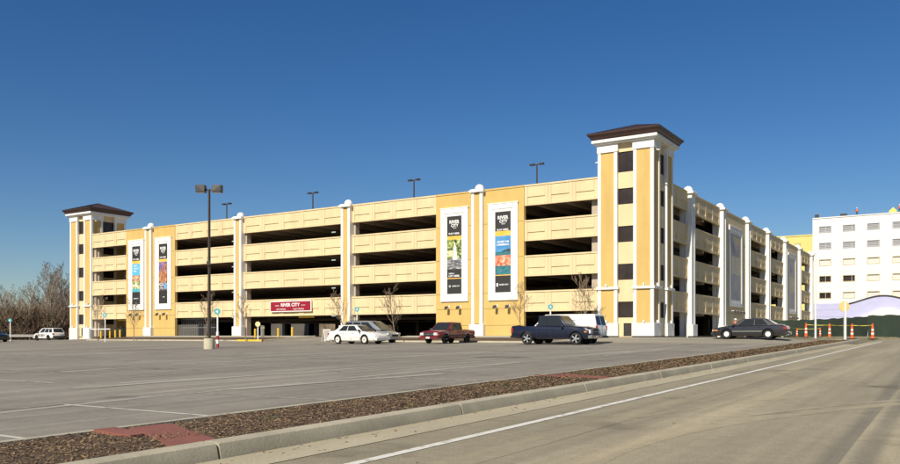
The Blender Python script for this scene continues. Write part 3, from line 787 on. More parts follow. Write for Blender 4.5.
# floodlights under the surrounds
def flood():
    e = empty("wall_floodlight")
    MB().tube((0, 0, .1), (0, -.45, .14), .035, n=6).box(-.08, .08, -.03, 0, 0, .2).build("arm", M_wht, e)
    MB().hexa([(-.14, -.66, -.16), (.14, -.66, -.16), (.14, -.42, -.08), (-.14, -.42, -.08), (-.14, -.6, .10), (.14, -.6, .10), (.14, -.36, .18), (-.14, -.36, .18)]).build("lamp_head", M_dark, e, bevel=.02)
    return e
fl0 = flood(); first = True
for bi, t in enumerate(BAN_T):
    for side, dt in (("left", .65), ("right", -.65)):
        f = fl0 if first else copy_tree(fl0); first = False
        f.location = (ff(t + dt), fy, 2.75)
        nm = ("banner left of the right ochre pilaster", "banner right of the right ochre pilaster", "blue pool banner", "purple dusk banner")[bi]
        tag(f, f"{side} small wall floodlight below the {nm}", "floodlight", "floodlights below the banners and murals")
for wi, w in enumerate((29.5, 64.4)):
    for q in range(4):
        f = copy_tree(fl0); f.location = (XR + .002, BY + w - 2.1 + 1.4 * q, 2.75); f.rotation_euler = (0, 0, R(90))
        tag(f, ("nearest", "second", "third", "farthest")[q] + " floodlight in the row below the " + ("violet and gold mural" if wi == 0 else "far grey mural"), "floodlight", "floodlights below the banners and murals")
# red sign over the drive
sx_ = (xat(271.3, BY) + xat(312.5, BY)) / 2; sw = abs(xat(271.3, BY) - xat(312.5, BY))
e = empty("hanging_sign", (sx_, BY - .08, 2.72), 0, "long dark red sign reading RIVER CITY over the garage drive", "sign")
MB().box(-sw/2, sw/2, -.12, 0, 0, 1.22).build("frame", M_wht, e, bevel=.015)
MB().box(-sw/2 + .1, sw/2 - .1, -.13, -.1205, .1, 1.12).build("face", mat("sign crimson", (.27, .010, .025), .4), e)
text_mesh("RIVER CITY", .50, M_wt, "lettering", e, (.0, -.14, .74), bold=.012, sx=1.12)
text_mesh("PARK", .17, M_wt, "lettering", e, (-1.95, -.14, .68), sx=1.5)
text_mesh("PLAY", .17, M_wt, "lettering", e, (1.95, -.14, .68), sx=1.5)
text_mesh("SELF PARKING", .22, M_wt, "lettering", e, (-1.35, -.14, .28), sx=1.0)
text_mesh("VALET PARKING", .22, M_wt, "lettering", e, (1.25, -.14, .28), sx=1.0)
# yellow clearance bars
for px, lab, L_ in ((306.5, "yellow height bar hanging under the red sign", 1.15), (122, "yellow height bar hanging in the left entrance", .9)):
    xx = xat(px, BY + 1.0)
    e = empty("height_bar", (xx, BY + 1.0, 2.05), 0, lab, "height bar", "yellow height bars at the garage entrances")
    MB().box(-L_/1, L_/1, -.03, .03, 0, .18).build("bar", M_ypaint, e)
    MB().tube((-L_*.7, 0, .18), (-L_*.7, 0, .42), .01, n=4).tube((L_*.7, 0, .18), (L_*.7, 0, .42), .01, n=4).build("chain", M_galv, e)

# ------------------------------------------------------------------ lamp posts
def roof_lamp():
    e = empty("roof_lamp_post")
    MB().tube((0, 0, 0), (0, 0, 6.6), .11, .08, 8).build("pole", M_bronze, e, smooth=50)
    MB().tube((-.35, 0, 6.55), (.35, 0, 6.55), .05, n=6).build("arm", M_bronze, e)
    for s in (-1, 1):
        MB().box(min(s*.3, s*.85), max(s*.3, s*.85), -.2, .2, 6.48, 6.68).build("lamp_head", M_dark, e, bevel=.03)
    return e
rl = roof_lamp()
for i, (x, lab) in enumerate(((-40.5, "nearest the right tower"), (-57.3, "second from the right tower"), (-73.9, "third from the right tower"), (-90.6, "farthest from the right tower, behind the parapet"))):
    o = rl if i == 0 else copy_tree(rl); o.location = (x, 81, 12.66)
    tag(o, "double headed lamp post on the garage roof, " + lab, "lamp post", "lamp posts on the garage roof")
lx, ly = -39.6, 34.0; lz = g(lx, ly)
e = empty("parking_lot_lamp", (lx, ly, lz), R(32.7), "tall brown double headed lamp post on a concrete base in the lot", "lamp post")
MB().lathe((0, 0, -.2), [(.33, 0), (.33, .82), (.31, .86)], 20).build("base", mat("lamp base concrete", (.5, .45, .33), .9, var=.2, scale=2), e, smooth=40)
MB().box(-.2, .2, -.2, .2, .66, .69).tube((0, 0, .69), (0, 0, 9.9), .10, .07, 12).build("pole", M_bronze, e, smooth=40)
MB().box(-.28, .28, -.04, .04, 9.82, 9.92).build("arm", M_bronze, e)
for s in (-1, 1):
    MB().hexa([(s*.22, -.26, 9.72), (s*.78, -.26, 9.72), (s*.78, .26, 9.72), (s*.22, .26, 9.72), (s*.22, -.22, 10.16), (s*.8, -.26, 10.16), (s*.8, .26, 10.16), (s*.22, .22, 10.16)]).build("lamp_head", M_dark, e, bevel=.02)
    MB().box(min(s*.3, s*.7), max(s*.3, s*.7), -.18, .18, 9.70, 9.718).build("lens", M_lamp, e)
MB().box(-.1, .1, -.2, -.08, 5.2, 5.45).build("junction_box", M_dark, e)
# tall white mast and flat disc sign on the right
x, y = at(815.5, 70)
e = empty("white_mast", (x, y, g(x, y)), 0, "slim tall white mast beside the green fence", "mast")
MB().tube((0, 0, -.1), (0, 0, 7.3), .085, .06, 10).build("pole", M_wht, e, smooth=40)
MB().lathe((0, 0, 7.3), [(.09, 0), (.09, .08), (.02, .12)], 10).build("cap", M_wht, e)
x, y = at(845, 66)
e = empty("disc_sign", (x, y, g(x, y)), R(32.7), "yellow round sign seen from behind on a thick white post", "sign")
MB().box(-.075, .075, -.075, .075, -.1, 3.02).build("post", M_wht, e)
MB().lathe((0, .12, 2.66), [(.43, -.012), (.44, .012)], 28, 'y').build("disc", M_ysign, e)

# teal accessible parking signs
def teal_sign(h=2.45, striped=False):
    e = empty("teal_sign", rz=R(32.7))
    MB().tube((0, 0, -.1), (0, 0, h), .055, n=8).build("post", M_wht, e, smooth=40)
    MB().lathe((0, -.07, h - .12), [(.20, -.012), (.20, .012)], 20, 'y').build("sign_face", M_teal, e)
    MB().box(-.02, .05, -.095, -.0825, h - .22, h - .04).box(-.09, -.022, -.095, -.0825, h - .16, h - .10).build("symbol", M_wt, e)
    if striped:
        for k in range(4):
            MB().tube((0, 0, .02 + .26*k), (0, 0, .02 + .26*k + .258), .09, n=10).build("sleeve", mat("dark red sleeve", (.3, .02, .03), .6) if k % 2 == 0 else M_wht, e)
    return e
for i, (px, py, d, lab, st) in enumerate((
        (217.6, 308.5, 52.5, "teal round parking sign with a red and white sleeve by the lot lamp", True),
        (357, 307, 70, "teal round parking sign behind the white sedan", False),
        (550.5, 304.3, 64, "teal round parking sign behind the blue pickup", False),
        (105.2, 312.8, 80, "teal round parking sign before the left garage entrance", False),
        (10.3, 318.5, 89, "teal round parking sign at the far left before the woods", False))):
    x, y = at(px, d); hh = .1 + (HY - py) * d / FOC - g(x, y) - .08
    o = teal_sign(hh, st); o.location = (x, y, g(x, y)); tag(o, lab, "sign", "teal parking signs")
x, y = at(258, 75); zg = gi(x, y)
e = empty("round_sign", (x, y, zg), R(32.7), "small pale yellow round sign at the yellow kerb end", "sign")
MB().tube((0, 0, 0), (0, 0, 1.5), .06, n=8).build("post", M_wht, e)
MB().lathe((0, -.08, 1.5), [(.24, -.012), (.24, .012)], 18, 'y').build("sign_face", mat("pale yellow", (.75, .6, .3), .6), e)
# ticket kiosk with two lamps
x, y = at(262.5, 84)
e = empty("ticket_kiosk", (x, y, 0), R(-10), "grey ticket machine with two yellow lamps in the drive", "ticket machine")
MB().box(-.14, .14, -.14, .14, 0, 1.15).build("cabinet", M_galv, e, bevel=.02)
MB().box(-.3, -.14, -.05, .05, .85, .95).box(.14, .34, -.05, .05, .85, .95).build("lamp", M_ypaint, e)
# bollards
def bollard():
    e = empty("bollard"); MB().tube((0, 0, -.1), (0, 0, .95), .11, n=12).build("post", M_ypaint, e, smooth=40)
    MB().lathe((0, 0, .95), [(.11, 0), (.09, .05), (.03, .08)], 12).build("cap", M_ypaint, e, smooth=60); return e
b0 = bollard()
for i, (px, d, lab) in enumerate(((101, 104, "leftmost yellow bollard in the left entrance"), (110, 104.5, "second yellow bollard in the left entrance"),
        (115.3, 103, "third yellow bollard in the left entrance"), (120, 102.5, "yellow bollard nearest the left ochre wall"),
        (278.2, 82, "yellow bollard just left of the drive centre"), (292.2, 84, "yellow bollard at the middle of the drive under the red sign"), (255.2, 82, "orange yellow bollard behind the round sign"))):
    o = b0 if i == 0 else copy_tree(b0); x, y = at(px, d); o.location = (x, y, g(x, y)); tag(o, lab, "bollard", "yellow bollards at the garage entrances")
x, y = at(91.5, 101.5)
e = empty("barrier_gate", (x, y, -.03), 0, "grey barrier gate machine with white arm in the left entrance", "barrier gate")
MB().box(-.22, .22, -.2, .2, -.2, 1.05).build("cabinet", M_galv, e, bevel=.02)
MB().box(.1, 4.2, -.26, -.21, .88, .99).build("arm", M_wht, e)
x, y = at(99, 98)
# folding A-frame board
x, y = at(326.5, 72)
e = empty("sandwich_board", (x, y, g(x, y)), R(-25), "white folding sandwich board standing left of the white sedan", "sandwich board")
for s in (-1, 1):
    mb = MB(); t = .04
    for (a0, a1, z0, z1) in ((-.32, -.26, 0, 1.1), (.26, .32, 0, 1.1), (-.26, .26, 1.02, 1.1), (-.26, .26, .1, .16)):
        mb.hexa([(a0, s*(.45 - .40*z0/1.1) - t/2, z0), (a1, s*(.45 - .40*z0/1.1) - t/2, z0), (a1, s*(.45 - .40*z0/1.1) + t/2, z0), (a0, s*(.45 - .40*z0/1.1) + t/2, z0),
                 (a0, s*(.45 - .40*z1/1.1) - t/2, z1), (a1, s*(.45 - .40*z1/1.1) - t/2, z1), (a1, s*(.45 - .40*z1/1.1) + t/2, z1), (a0, s*(.45 - .40*z1/1.1) + t/2, z1)])
    mb.build("panel_frame", M_wht, e)
    z0, z1 = .16, 1.02
    MB().hexa([(-.26, s*(.45 - .4*z0/1.1) - .01, z0), (.26, s*(.45 - .4*z0/1.1) - .01, z0), (.26, s*(.45 - .4*z0/1.1) + .01, z0), (-.26, s*(.45 - .4*z0/1.1) + .01, z0),
               (-.26, s*(.45 - .4*z1/1.1) - .01, z1), (.26, s*(.45 - .4*z1/1.1) - .01, z1), (.26, s*(.45 - .4*z1/1.1) + .01, z1), (-.26, s*(.45 - .4*z1/1.1) + .01, z1)]).build("panel", mat("grey board", (.45, .42, .38), .8), e)
e.rotation_euler = (0, 0, R(60))
# guard rail at the far left
x0, y0 = at(-30, 121); x1, y1 = at(64, 128)
e = empty("guard_rail", (0, 0, 0), 0, "long low steel guard rail in front of the bare woods", "guard rail")
a = Vector((x0, y0, -.62)); b = Vector((x1, y1, -.62)); d = (b - a).normalized(); n_ = Vector((-d.y, d.x, 0))
mb = MB(); sec = [(0, .5), (.05, .56), (0, .64), (0, .7), (.05, .78), (0, .86)]
for p in (a, b):
    for s, z in sec: mb.v.append(tuple(p - n_*s*1.0 + Vector((0, 0, z))))
    for s, z in reversed(sec): mb.v.append(tuple(p - n_*(s - .03) + Vector((0, 0, z))))
k = 12
for j in range(k): mb.f.append((j, (j+1) % k, k + (j+1) % k, k + j))
mb.f += [tuple(range(k)), tuple(range(k, 2*k))]
mb.build("rail", mat("weathered rail", (.55, .52, .47), .6), e)
L_ = (b - a).length
for i in range(int(L_ / 2.5)):
    p = a + d * (i * 2.5 + .5) + n_ * .12; MB().box(p.x - .07, p.x + .07, p.y - .07, p.y + .07, -.9, .2).build("post", M_bark, e)

# ------------------------------------------------------------------ fence, cones, tape
M_mesh = mat("green windscreen cloth", (.042, .068, .050), .9, col2=(.028, .047, .036), scale=.9, fine=.1, fscale=20)
FP = [(at(735, 105)), (at(786, 96)), at(830, 86), at(868, 76), at(905, 68), at(955, 60)]
fence = empty("construction_fence", (0, 0, 0), 0, "long green cloth screened chain link fence across the far end of the road", "fence")
hts = [2.0, 1.95, 1.95, 1.75, 2.15, 2.15, 2.15]
for i in range(len(FP) - 1):
    a = Vector(FP[i]); b = Vector(FP[i+1]); n = max(2, int((b - a).length / 3)); H_ = hts[i] if i < 3 else (2.0 if i == 3 else 2.45)
    mb = MB(); dd = (b - a).normalized(); nn = Vector((-dd.y, dd.x)); m_ = n * 6
    for k in range(m_ + 1):
        p = a.lerp(b, k / m_); sag = .04 * math.sin(k * 1.05) + random.uniform(-.015, .015); wob = nn * (.05 * math.sin(k * .9) + .03 * math.sin(k * 2.3))
        z0 = g(p.x, p.y) + .03; mb.v += [(p.x + wob.x, p.y + wob.y, z0), (p.x - wob.x * .6, p.y - wob.y * .6, z0 + H_ * .5), (p.x, p.y, z0 + H_ - .05 + sag)]
    for k in range(m_):
        for j in range(2): mb.f.append((3*k + j, 3*k + 3 + j, 3*k + 4 + j, 3*k + 1 + j))
    mb.build("screen_cloth", M_mesh if i < 3 else mat("green cloth with painted sun", (.065, .105, .075), .9, col2=(.048, .08, .058), scale=.9), fence, smooth=60, fix=False)  # right panels: sunlight put into the cloth as a lighter green
    for k in range(n + 1):
        p = a.lerp(b, k / n) + nn * .06; MB().tube((p.x, p.y, g(p.x, p.y) - .2), (p.x, p.y, g(p.x, p.y) + H_ + .06), .03, n=6).build("fence_post", M_galv, fence)
x, y = at(874, 73)
def cone(): 
    e = empty("channelizer_cone")
    MB().lathe((0, 0, 0), [(.34, 0), (.34, .05), (.30, .07)], 8).build("base", M_plast, e)
    prof = [(.125, .07), (.12, .3), (.10, .62), (.085, .95), (.07, 1.10)]
    def rad(z):
        for (r0, z0), (r1, z1) in zip(prof, prof[1:]):
            if z0 <= z <= z1: return r0 + (r1 - r0) * (z - z0) / (z1 - z0)
        return .07
    for z0, z1, m_, nm in ((.07, .38, M_org, "tube"), (.38, .52, M_refl, "band"), (.52, .68, M_org, "tube"), (.68, .82, M_refl, "band"), (.82, 1.10, M_org, "tube")):
        MB().lathe((0, 0, 0), [(rad(z0), z0), (rad(z1), z1)], 14).build(nm, m_, e, smooth=50)
    MB().lathe((0, 0, 0), [(.05, 1.1), (.05, 1.18), (.075, 1.2), (.05, 1.24)], 10).build("handle", M_org, e)
    return e
c0 = cone(); CPOS = []
for i, (px, d, s, lab) in enumerate(((797, 84, .74, "short orange cone nearest the dark sedan"), (806, 70, 1, "tall orange and white cone just left of the white mast"), (820.2, 84, .78, "short orange cone just right of the white mast"),
        (829.6, 69, 1, "tall orange and white cone left of the yellow disc sign"), (852, 65, 1, "tall orange and white cone right of the yellow disc sign"), (872.6, 64, 1, "rightmost tall orange and white cone by the fence corner"))):
    o = c0 if i == 0 else copy_tree(c0); x, y = at(px, d); 
    z = .1 - (337.9 - HY) * d / FOC if s == 1 else .1 - (335.9 - HY) * d / FOC
    z = g(x, y) + .0
    o.location = (x, y, z); o.scale = (s, s, s); tag(o, lab, "traffic cone", "orange cones in front of the green fence"); CPOS.append((x, y, z + 1.12 * s))
def tape(pts, name, lab):
    mb = MB()
    for (a, b) in zip(pts, pts[1:]):
        a = Vector(a); b = Vector(b); n = 10; prev = None
        for k in range(n + 1):
            t = k / n; p = a.lerp(b, t); p.z -= .035 * 4 * t * (1 - t)
            tw = math.sin(k * 1.3) * .5
            u = Vector((0, math.sin(tw) * .02, math.cos(tw) * .02))
            if prev: mb.quad(prev[0], prev[1], p + u, p - u)
            prev = (p - u, p + u)
    o = mb.build(name, M_tape, fix=False); tag(o, lab, "caution tape", "caution tapes between the cones")
tape([CPOS[1], CPOS[3], CPOS[4], CPOS[5]], "caution_tape", "yellow caution tape strung along the tall cones")
sx0 = at(774, 74)
tape([(sx0[0], sx0[1], 1.25), CPOS[0], CPOS[2]], "caution_tape", "yellow caution tape sloping down from behind the dark sedan to the short cones")
# mounds of dirt
mb = MB(); random.seed(4)
for k in range(16):
    px = random.uniform(822, 900); d = random.uniform(67, 72) if px < 860 else 66; x, y = at(px, d)
    mb.lathe((x, y, g(x, y) - .06), [(random.uniform(.4, .8), 0), (random.uniform(.2, .4), .14), (.05, .2)], 9)
tag(mb.build("dirt_mound", M_dirt, smooth=70), "low heaps of pale dirt at the foot of the green fence", "dirt", kind="stuff")

# ------------------------------------------------------------------ buildings beyond
M_sheath = mat("white sheathing", (.72, .71, .70), .8, var=.09, scale=.3)
M_lav = mat("lavender sheathing", (.47, .47, .68), .8, var=.12, scale=.5, stretch=(1, 1, 3))
WB = empty("hotel_building", (-26.7, 179, 0), 0, "white sheathed hotel block under construction with lavender lower storey", "building")
def wp(x0, x1, z0, z1, y0=-.1, y1=0): return MB().box(x0, x1, y0, y1, z0, z1)
# main wall with window openings
zr = [22.3 - 3.35 * i for i in range(5)]; WH = 1.35; xc0 = [2.35 + 4.36 * i for i in range(13)]; WWd = 2.3; TX = 58
wall = MB(); z = 24.0
for r_ in zr:
    wall.box(0, TX, -.3, 0, r_, z); z = r_ - WH
    xs_ = 0
    for c in xc0: wall.box(xs_, c - WWd/2, -.3, 0, z, r_); xs_ = c + WWd/2
    wall.box(xs_, TX, -.3, 0, z, r_)
wall.box(0, TX, -.3, 0, 6.6, z); wall.box(0, TX, .01, 30, -.5, 23.95); wall.box(-.0, TX, -.42, -.302, 23.9, 24.1)
wall.build("wall", M_sheath, WB)
lv = MB(); lv.box(0, TX, -.36, 0, -.6, 6.598)
for zz_ in (3.9, 5.3): lv.box(0, TX, -.40, -.362, zz_, zz_ + .08)
lv.build("lower_wall", M_lav, WB)
wsh = MB()
for k in range(24): wsh.box(2.4*k, 2.4*k + .05, -.325, -.302, 6.6, 23.9)
for r_ in zr: wsh.box(0, TX, -.32, -.302, r_ + .95, r_ + 1.0)
wsh.build("sheathing_seam", mat("seam tape", (.68, .67, .68), .8), WB)
M_louv = mat("grey louvre", (.36, .36, .38), .7); M_cov = mat("pale window cover", (.60, .58, .53), .7); M_wfr = mat("yellow tinted frame", (.50, .42, .24), .7)
for ri, r_ in enumerate(zr):
    for ci, c in enumerate(xc0):
        dark = (ri == 3 and ci in (0, 1)) or (ri == 4 and ci == 0)
        fr = MB(); t = .12
        for (a, b, q0, q1) in ((c - WWd/2, c + WWd/2, r_ - t, r_), (c - WWd/2, c + WWd/2, r_ - WH, r_ - WH + t), (c - WWd/2, c - WWd/2 + t, r_ - WH + t, r_ - t), (c + WWd/2 - t, c + WWd/2, r_ - WH + t, r_ - t)):
            fr.box(a, b, -.34, -.1, q0, q1)
        w = fr.build("window", M_louv if ri < 2 else M_wfr, WB)
        pn = MB()
        if ri < 2:
            for k in range(4): pn.box(c - WWd/2 + t, c + WWd/2 - t, -.2, -.1, r_ - WH + t + k * .28, r_ - WH + t + k * .28 + .16)
            pn.build("louvre", M_louv, w)
            MB().box(c - WWd/2 + t, c + WWd/2 - t, -.09, -.06, r_ - WH + t, r_ - t).build("pane", M_cov, w)
        elif dark:
            pn.box(c - WWd/2 + t, c + WWd/2 - t, -.09, -.06, r_ - WH + t, r_ - t).build("pane", M_glass, w)
        else:
            pn.box(c - WWd/2 + t, c + WWd/2 - t, -.12, -.06, r_ - WH + t, r_ - t); pn.box(c - WWd/2 + t, c + WWd/2 - t, -.14, -.121, r_ - .75, r_ - .7); pn.build("pane", M_cov, w)
# arched canopy trim on the lower wall
def arc(x, c, w, h, z): 
    u = (x - c) / w; return z + h * (math.cos(max(-1, min(1, u)) * math.pi) * .5 + .5)
pts = [(x, arc(x, 12.8, 7.5, 1.6, 6.15)) for x in rng(6.6, 19, .5)]
mb = MB()
for (a, b) in zip(pts, pts[1:]): mb.hexa([(a[0], -1.5, a[1]), (b[0], -1.5, b[1]), (b[0], -.4, b[1]), (a[0], -.4, a[1]), (a[0], -1.5, a[1] + .28), (b[0], -1.5, b[1] + .28), (b[0], -.4, b[1] + .28), (a[0], -.4, a[1] + .28)])
mb.build("canopy_edge", M_dark, WB)
mb = MB()
for (a, b) in zip(pts, pts[1:]): mb.hexa([(a[0], -1.4, 2), (b[0], -1.4, 2), (b[0], -.42, 2), (a[0], -.42, 2), (a[0], -1.4, a[1] - .002), (b[0], -1.4, b[1] - .002), (b[0], -.42, b[1] - .002), (a[0], -.42, a[1] - .002)])
mb.build("canopy_wall", M_lav, WB)
pts = [(x, arc(x, 13.4, 6.5, 2.2, 3.3)) for x in rng(7.4, 19.4, .5)]
mb = MB()
for (a, b) in zip(pts, pts[1:]): mb.hexa([(a[0], -2.2, -.5), (b[0], -2.2, -.5), (b[0], -1.42, -.5), (a[0], -1.42, -.5), (a[0], -2.2, a[1]), (b[0], -2.2, b[1]), (b[0], -1.42, b[1]), (a[0], -1.42, a[1])])
mb.build("porch_wall", M_sheath, WB)
MB().box(7.3, 8.1, -.45, -.37, 3.0, 4.6).build("doorway", mat("dark blue door", (.02, .03, .09), .6), WB)
rf = MB()
for k in range(20):
    x = 1.2 + 2.9 * k; rf.tube((x, .3, 23.9), (x, .3, 25.2), .035, n=5)
rf.build("roof_rail_post", M_galv, WB)
rf = MB(); rf.box(5, 6.2, .6, 1.4, 23.952, 24.7); rf.box(.3, 1.0, .5, 1.2, 23.952, 24.9); rf.build("roof_equipment", M_dark, WB)
mb = MB(); mb.box(13.7, 15.0, .8, 1.8, 23.952, 24.7); mb.prism([(13.8, 24.702), (14.9, 24.702), (14.4, 25.3)], .9, 1.7); mb.build("yellow_heap", mat("yellow cover", (.7, .62, .12), .8), WB)
YBD = empty("yellow_building", (-60, 214, 0), 0, "plain pale yellow building between the garage and the white block", "building")
M_pyel = mat("pale yellow render", (.68, .58, .20), .85, var=.08, scale=.3)
MB().box(0, 46, 0, 20, -.5, 24.6).box(-.15, 46.15, -.15, 20.15, 24.602, 24.9).build("wall", M_pyel, YBD)
for xx_ in (15.5, 20.3, 24.0, 29.0): MB().box(xx_, xx_ + 1.4, -.05, -.003, 22.4, 22.9).build("vent", mat("vent tan", (.4, .35, .15), .8), YBD)
MB().box(33.4, 34.3, -.08, -.003, 15, 23.3).build("window", M_glass, YBD)

# ------------------------------------------------------------------ trees
def tree_mesh(seed, H, spread=.5, trunk_r=.12, levels=4, n0=9, first=.25, up=.55, twig=.012, sides=4, trunk_parts=True, nchild=(4, 7), lean=.03):
    rnd = random.Random(seed); tr = MB(); br = MB()
    def grow(p, d, L, r, lev, mb):
        nseg = 4 if lev < 2 else 3; pts = [p]; q = p.copy(); dd = d.copy()
        for s in range(nseg):
            dd = (dd + Vector((rnd.gauss(0, .12), rnd.gauss(0, .12), .05 + (.08 if lev else 0)))).normalized(); q = q + dd * L / nseg; pts.append(q.copy())
        for s in range(nseg):
            r0 = r * (1 - .75 * s / nseg); r1 = r * (1 - .75 * (s + 1) / nseg)
            mb.tube(pts[s], pts[s+1], max(r0, twig), max(r1, twig * .7), n=(6 if lev == 0 else (sides if lev == 1 else 3)), cap=False)
        if lev >= levels: return
        nc = n0 if lev == 0 else rnd.randint(*nchild)
        for c in range(nc):
            t = first + (1 - first) * (c + rnd.random() * .8) / nc if lev == 0 else .2 + .8 * (c + rnd.random()) / nc
            t = min(t, .98); f = t * nseg; i = int(f); bp = pts[i].lerp(pts[i+1], f - i)
            az = rnd.random() * 6.283 if lev else c * 2.4 + rnd.random() * .7
            ax = (pts[i+1] - pts[i]).normalized(); o = ax.orthogonal().normalized(); o = Matrix.Rotation(az, 3, ax) @ o
            ang = rnd.uniform(.45, .95); nd = (ax * math.cos(ang) + o * math.sin(ang)); nd = (nd + Vector((0, 0, up * .35))).normalized()
            LL = (L * (1 - t * .65) * rnd.uniform(.45, .75) * (spread * 1.6 if lev == 0 else .95))
            grow(bp, nd, LL, max(r * (1 - .7 * t) * .5, twig), lev + 1, br)
    grow(Vector((0, 0, -.1)), Vector((rnd.gauss(0, lean), rnd.gauss(0, lean), 1)).normalized(), H * .92, trunk_r, 0, tr)
    return tr, br
def make_tree(name, seed, H, m, **k):
    e = empty(name); tr, br = tree_mesh(seed, H, **k)
    tr.build("trunk", m, e, smooth=60, fix=False); br.build("crown", m, e, fix=False); return e
M_tw = mat("young tree bark", (.30, .22, .15), .95, var=.3, scale=4)
protos = [make_tree("young_tree", 100 + i, 4.4, M_tw, spread=.62, trunk_r=.055, levels=3, n0=14, first=.3, twig=.009, nchild=(5, 7), up=.55) for i in range(3)]
yt = [(395, 66, 1.0, "bare young tree between the silver minivan and the red pickup"), (583, 66.5, 1.12, "bare young tree above the white van beside the right tower"), (522, 68, 1.0, "bare young tree at the corner of the right ochre wall, left of the blue pickup"),
      (346, 70, .95, "slim bare young tree in front of the pilaster behind the white sedan"), (205, 77, 1.0, "bare young tree just left of the lot lamp post"), (246, 77, .95, "bare young tree right of the second pilaster from the left"),
      (134, 86, .95, "bare young tree before the left banner"), (98, 90, 1.05, "bare young tree in front of the left entrance")]
for i, (px, d, s, lab) in enumerate(yt):
    o = protos[i % 3] if i < 3 else copy_tree(protos[i % 3]); x, y = at(px, d); o.location = (x, y, g(x, y) + .1); o.scale = (s, s, s); o.rotation_euler = (0, 0, i * 1.7)
    tag(o, lab, "tree", "bare young trees planted along the garage")
big = [make_tree("bare_tree", 200 + i, 14, (M_bark, M_bark2, M_bark, M_bark3, M_bark2)[i], spread=.55, trunk_r=.24, levels=4, n0=11, first=.2, twig=.014, nchild=(4, 6), up=.6, lean=.08) for i in range(5)]
random.seed(21); used = [0] * 5; woods = []
lim = [(random.uniform(-60, 74), random.uniform(136, 150)) for _ in range(22)] + [(random.uniform(-70, 78), random.uniform(150, 190)) for _ in range(30)]
lim.sort(key=lambda q: q[0])
pos_words = []
for i, (px, d) in enumerate(lim):
    k = i % 5; o = big[k] if not used[k] else copy_tree(big[k]); used[k] = 1
    x, y = at(px, d); s = random.uniform(.62, .96) * (d / 150) ** .6
    if 52 < px < 66 and d > 150: s = 1.15
    o.location = (x, y, -.7); s *= .92; o.scale = (s, s, s * random.uniform(.85, 1.05)); o.rotation_euler = (0, 0, random.random() * 6.28)
    shade = ("grey brown", "pale barked", "grey brown", "reddish twigged", "pale barked")[k]
    row = "front" if d < 150 else "back"
    tag(o, f"{shade} leafless tree in the {row} of the woods behind the guard rail", "tree", "leafless trees of the left woods")
# undergrowth and the far woods: uncountable twigs
def thicket(name, label, pts, m, h, n, r, twig, seed):
    rnd = random.Random(seed); mb = MB()
    for i in range(n):
        t = rnd.random() * (len(pts) - 1); k = int(t); a = Vector(pts[k]); b = Vector(pts[k+1]); p = a.lerp(b, t - k)
        x = p.x + rnd.gauss(0, r); y = p.y + rnd.gauss(0, r)
        base = Vector((x, y, -.8 + rnd.random() * h * .62)); hh = h * rnd.uniform(.15, .42)
        for s in range(rnd.randint(3, 5)):
            d = Vector((rnd.gauss(0, .55), rnd.gauss(0, .55), rnd.uniform(.3, 1.1))).normalized()
            e_ = base + d * hh; w = Vector((rnd.gauss(0, 1), rnd.gauss(0, 1), rnd.gauss(0, .4))).normalized() * twig
            mb.quad(base - w, base + w, e_ + w * .35, e_ - w * .35)
            f_ = base + d * hh * .5; d2 = Vector((rnd.gauss(0, .7), rnd.gauss(0, .7), rnd.uniform(-.1, .8))).normalized(); e2 = f_ + d2 * hh * .5
            mb.quad(f_ - w * .6, f_ + w * .6, e2 + w * .25, e2 - w * .25)
    tag(mb.build(name, m, fix=False), label, "undergrowth", kind="stuff")
M_un = mat("undergrowth twigs", (.19, .135, .085), .95, col2=(.09, .06, .04), scale=.35, thr=(.4, .6))
M_far = mat("far woods twigs", (.24, .18, .11), .95, col2=(.10, .07, .045), scale=.12, thr=(.4, .6))
thicket("undergrowth", "dense brown undergrowth below the bare trees", [at(-75, 140), at(-20, 142), at(30, 143), at(80, 145)], M_un, 6.5, 11000, 4, .055, 1)
thicket("distant_woods", "far wood of tan and brown bare trees behind everything", [at(-110, 215), at(0, 205), at(60, 200), at(90, 190)], M_far, 9.0, 11000, 7, .10, 2)
thicket("distant_woods", "far brown wood beyond the back of the garage", [(-135, 175), (-100, 185), (-75, 178), (-52, 172)], M_far, 7.0, 9000, 5, .10, 3)
thicket("distant_woods", "far brown wood beyond the road behind the fence", [(60, 260), (90, 230), (140, 190), (190, 140)], M_far, 7.0, 4000, 6, .10, 9)
fh = MB(); random.seed(31)
ridge = [at(px, 330 + 20 * math.sin(px * .05)) for px in range(-200, 1001, 12)]
for (a, b) in zip(ridge, ridge[1:]):
    za = 10 + 1.6 * math.sin(a[0] * .031) + random.random() * 1.4; zb_ = za + random.uniform(-.7, .7)
    fh.hexa([(a[0], a[1], -1), (b[0], b[1], -1), (b[0]*1.3, b[1]*1.3, -1), (a[0]*1.3, a[1]*1.3, -1), (a[0], a[1], za * .5), (b[0], b[1], zb_ * .5), (b[0]*1.3, b[1]*1.3, zb_), (a[0]*1.3, a[1]*1.3, za)])
o = fh.build("hills", mat("wooded ridge", (.22, .165, .10), .95, col2=(.10, .075, .05), scale=.12, thr=(.35, .65))); o["kind"] = "structure"

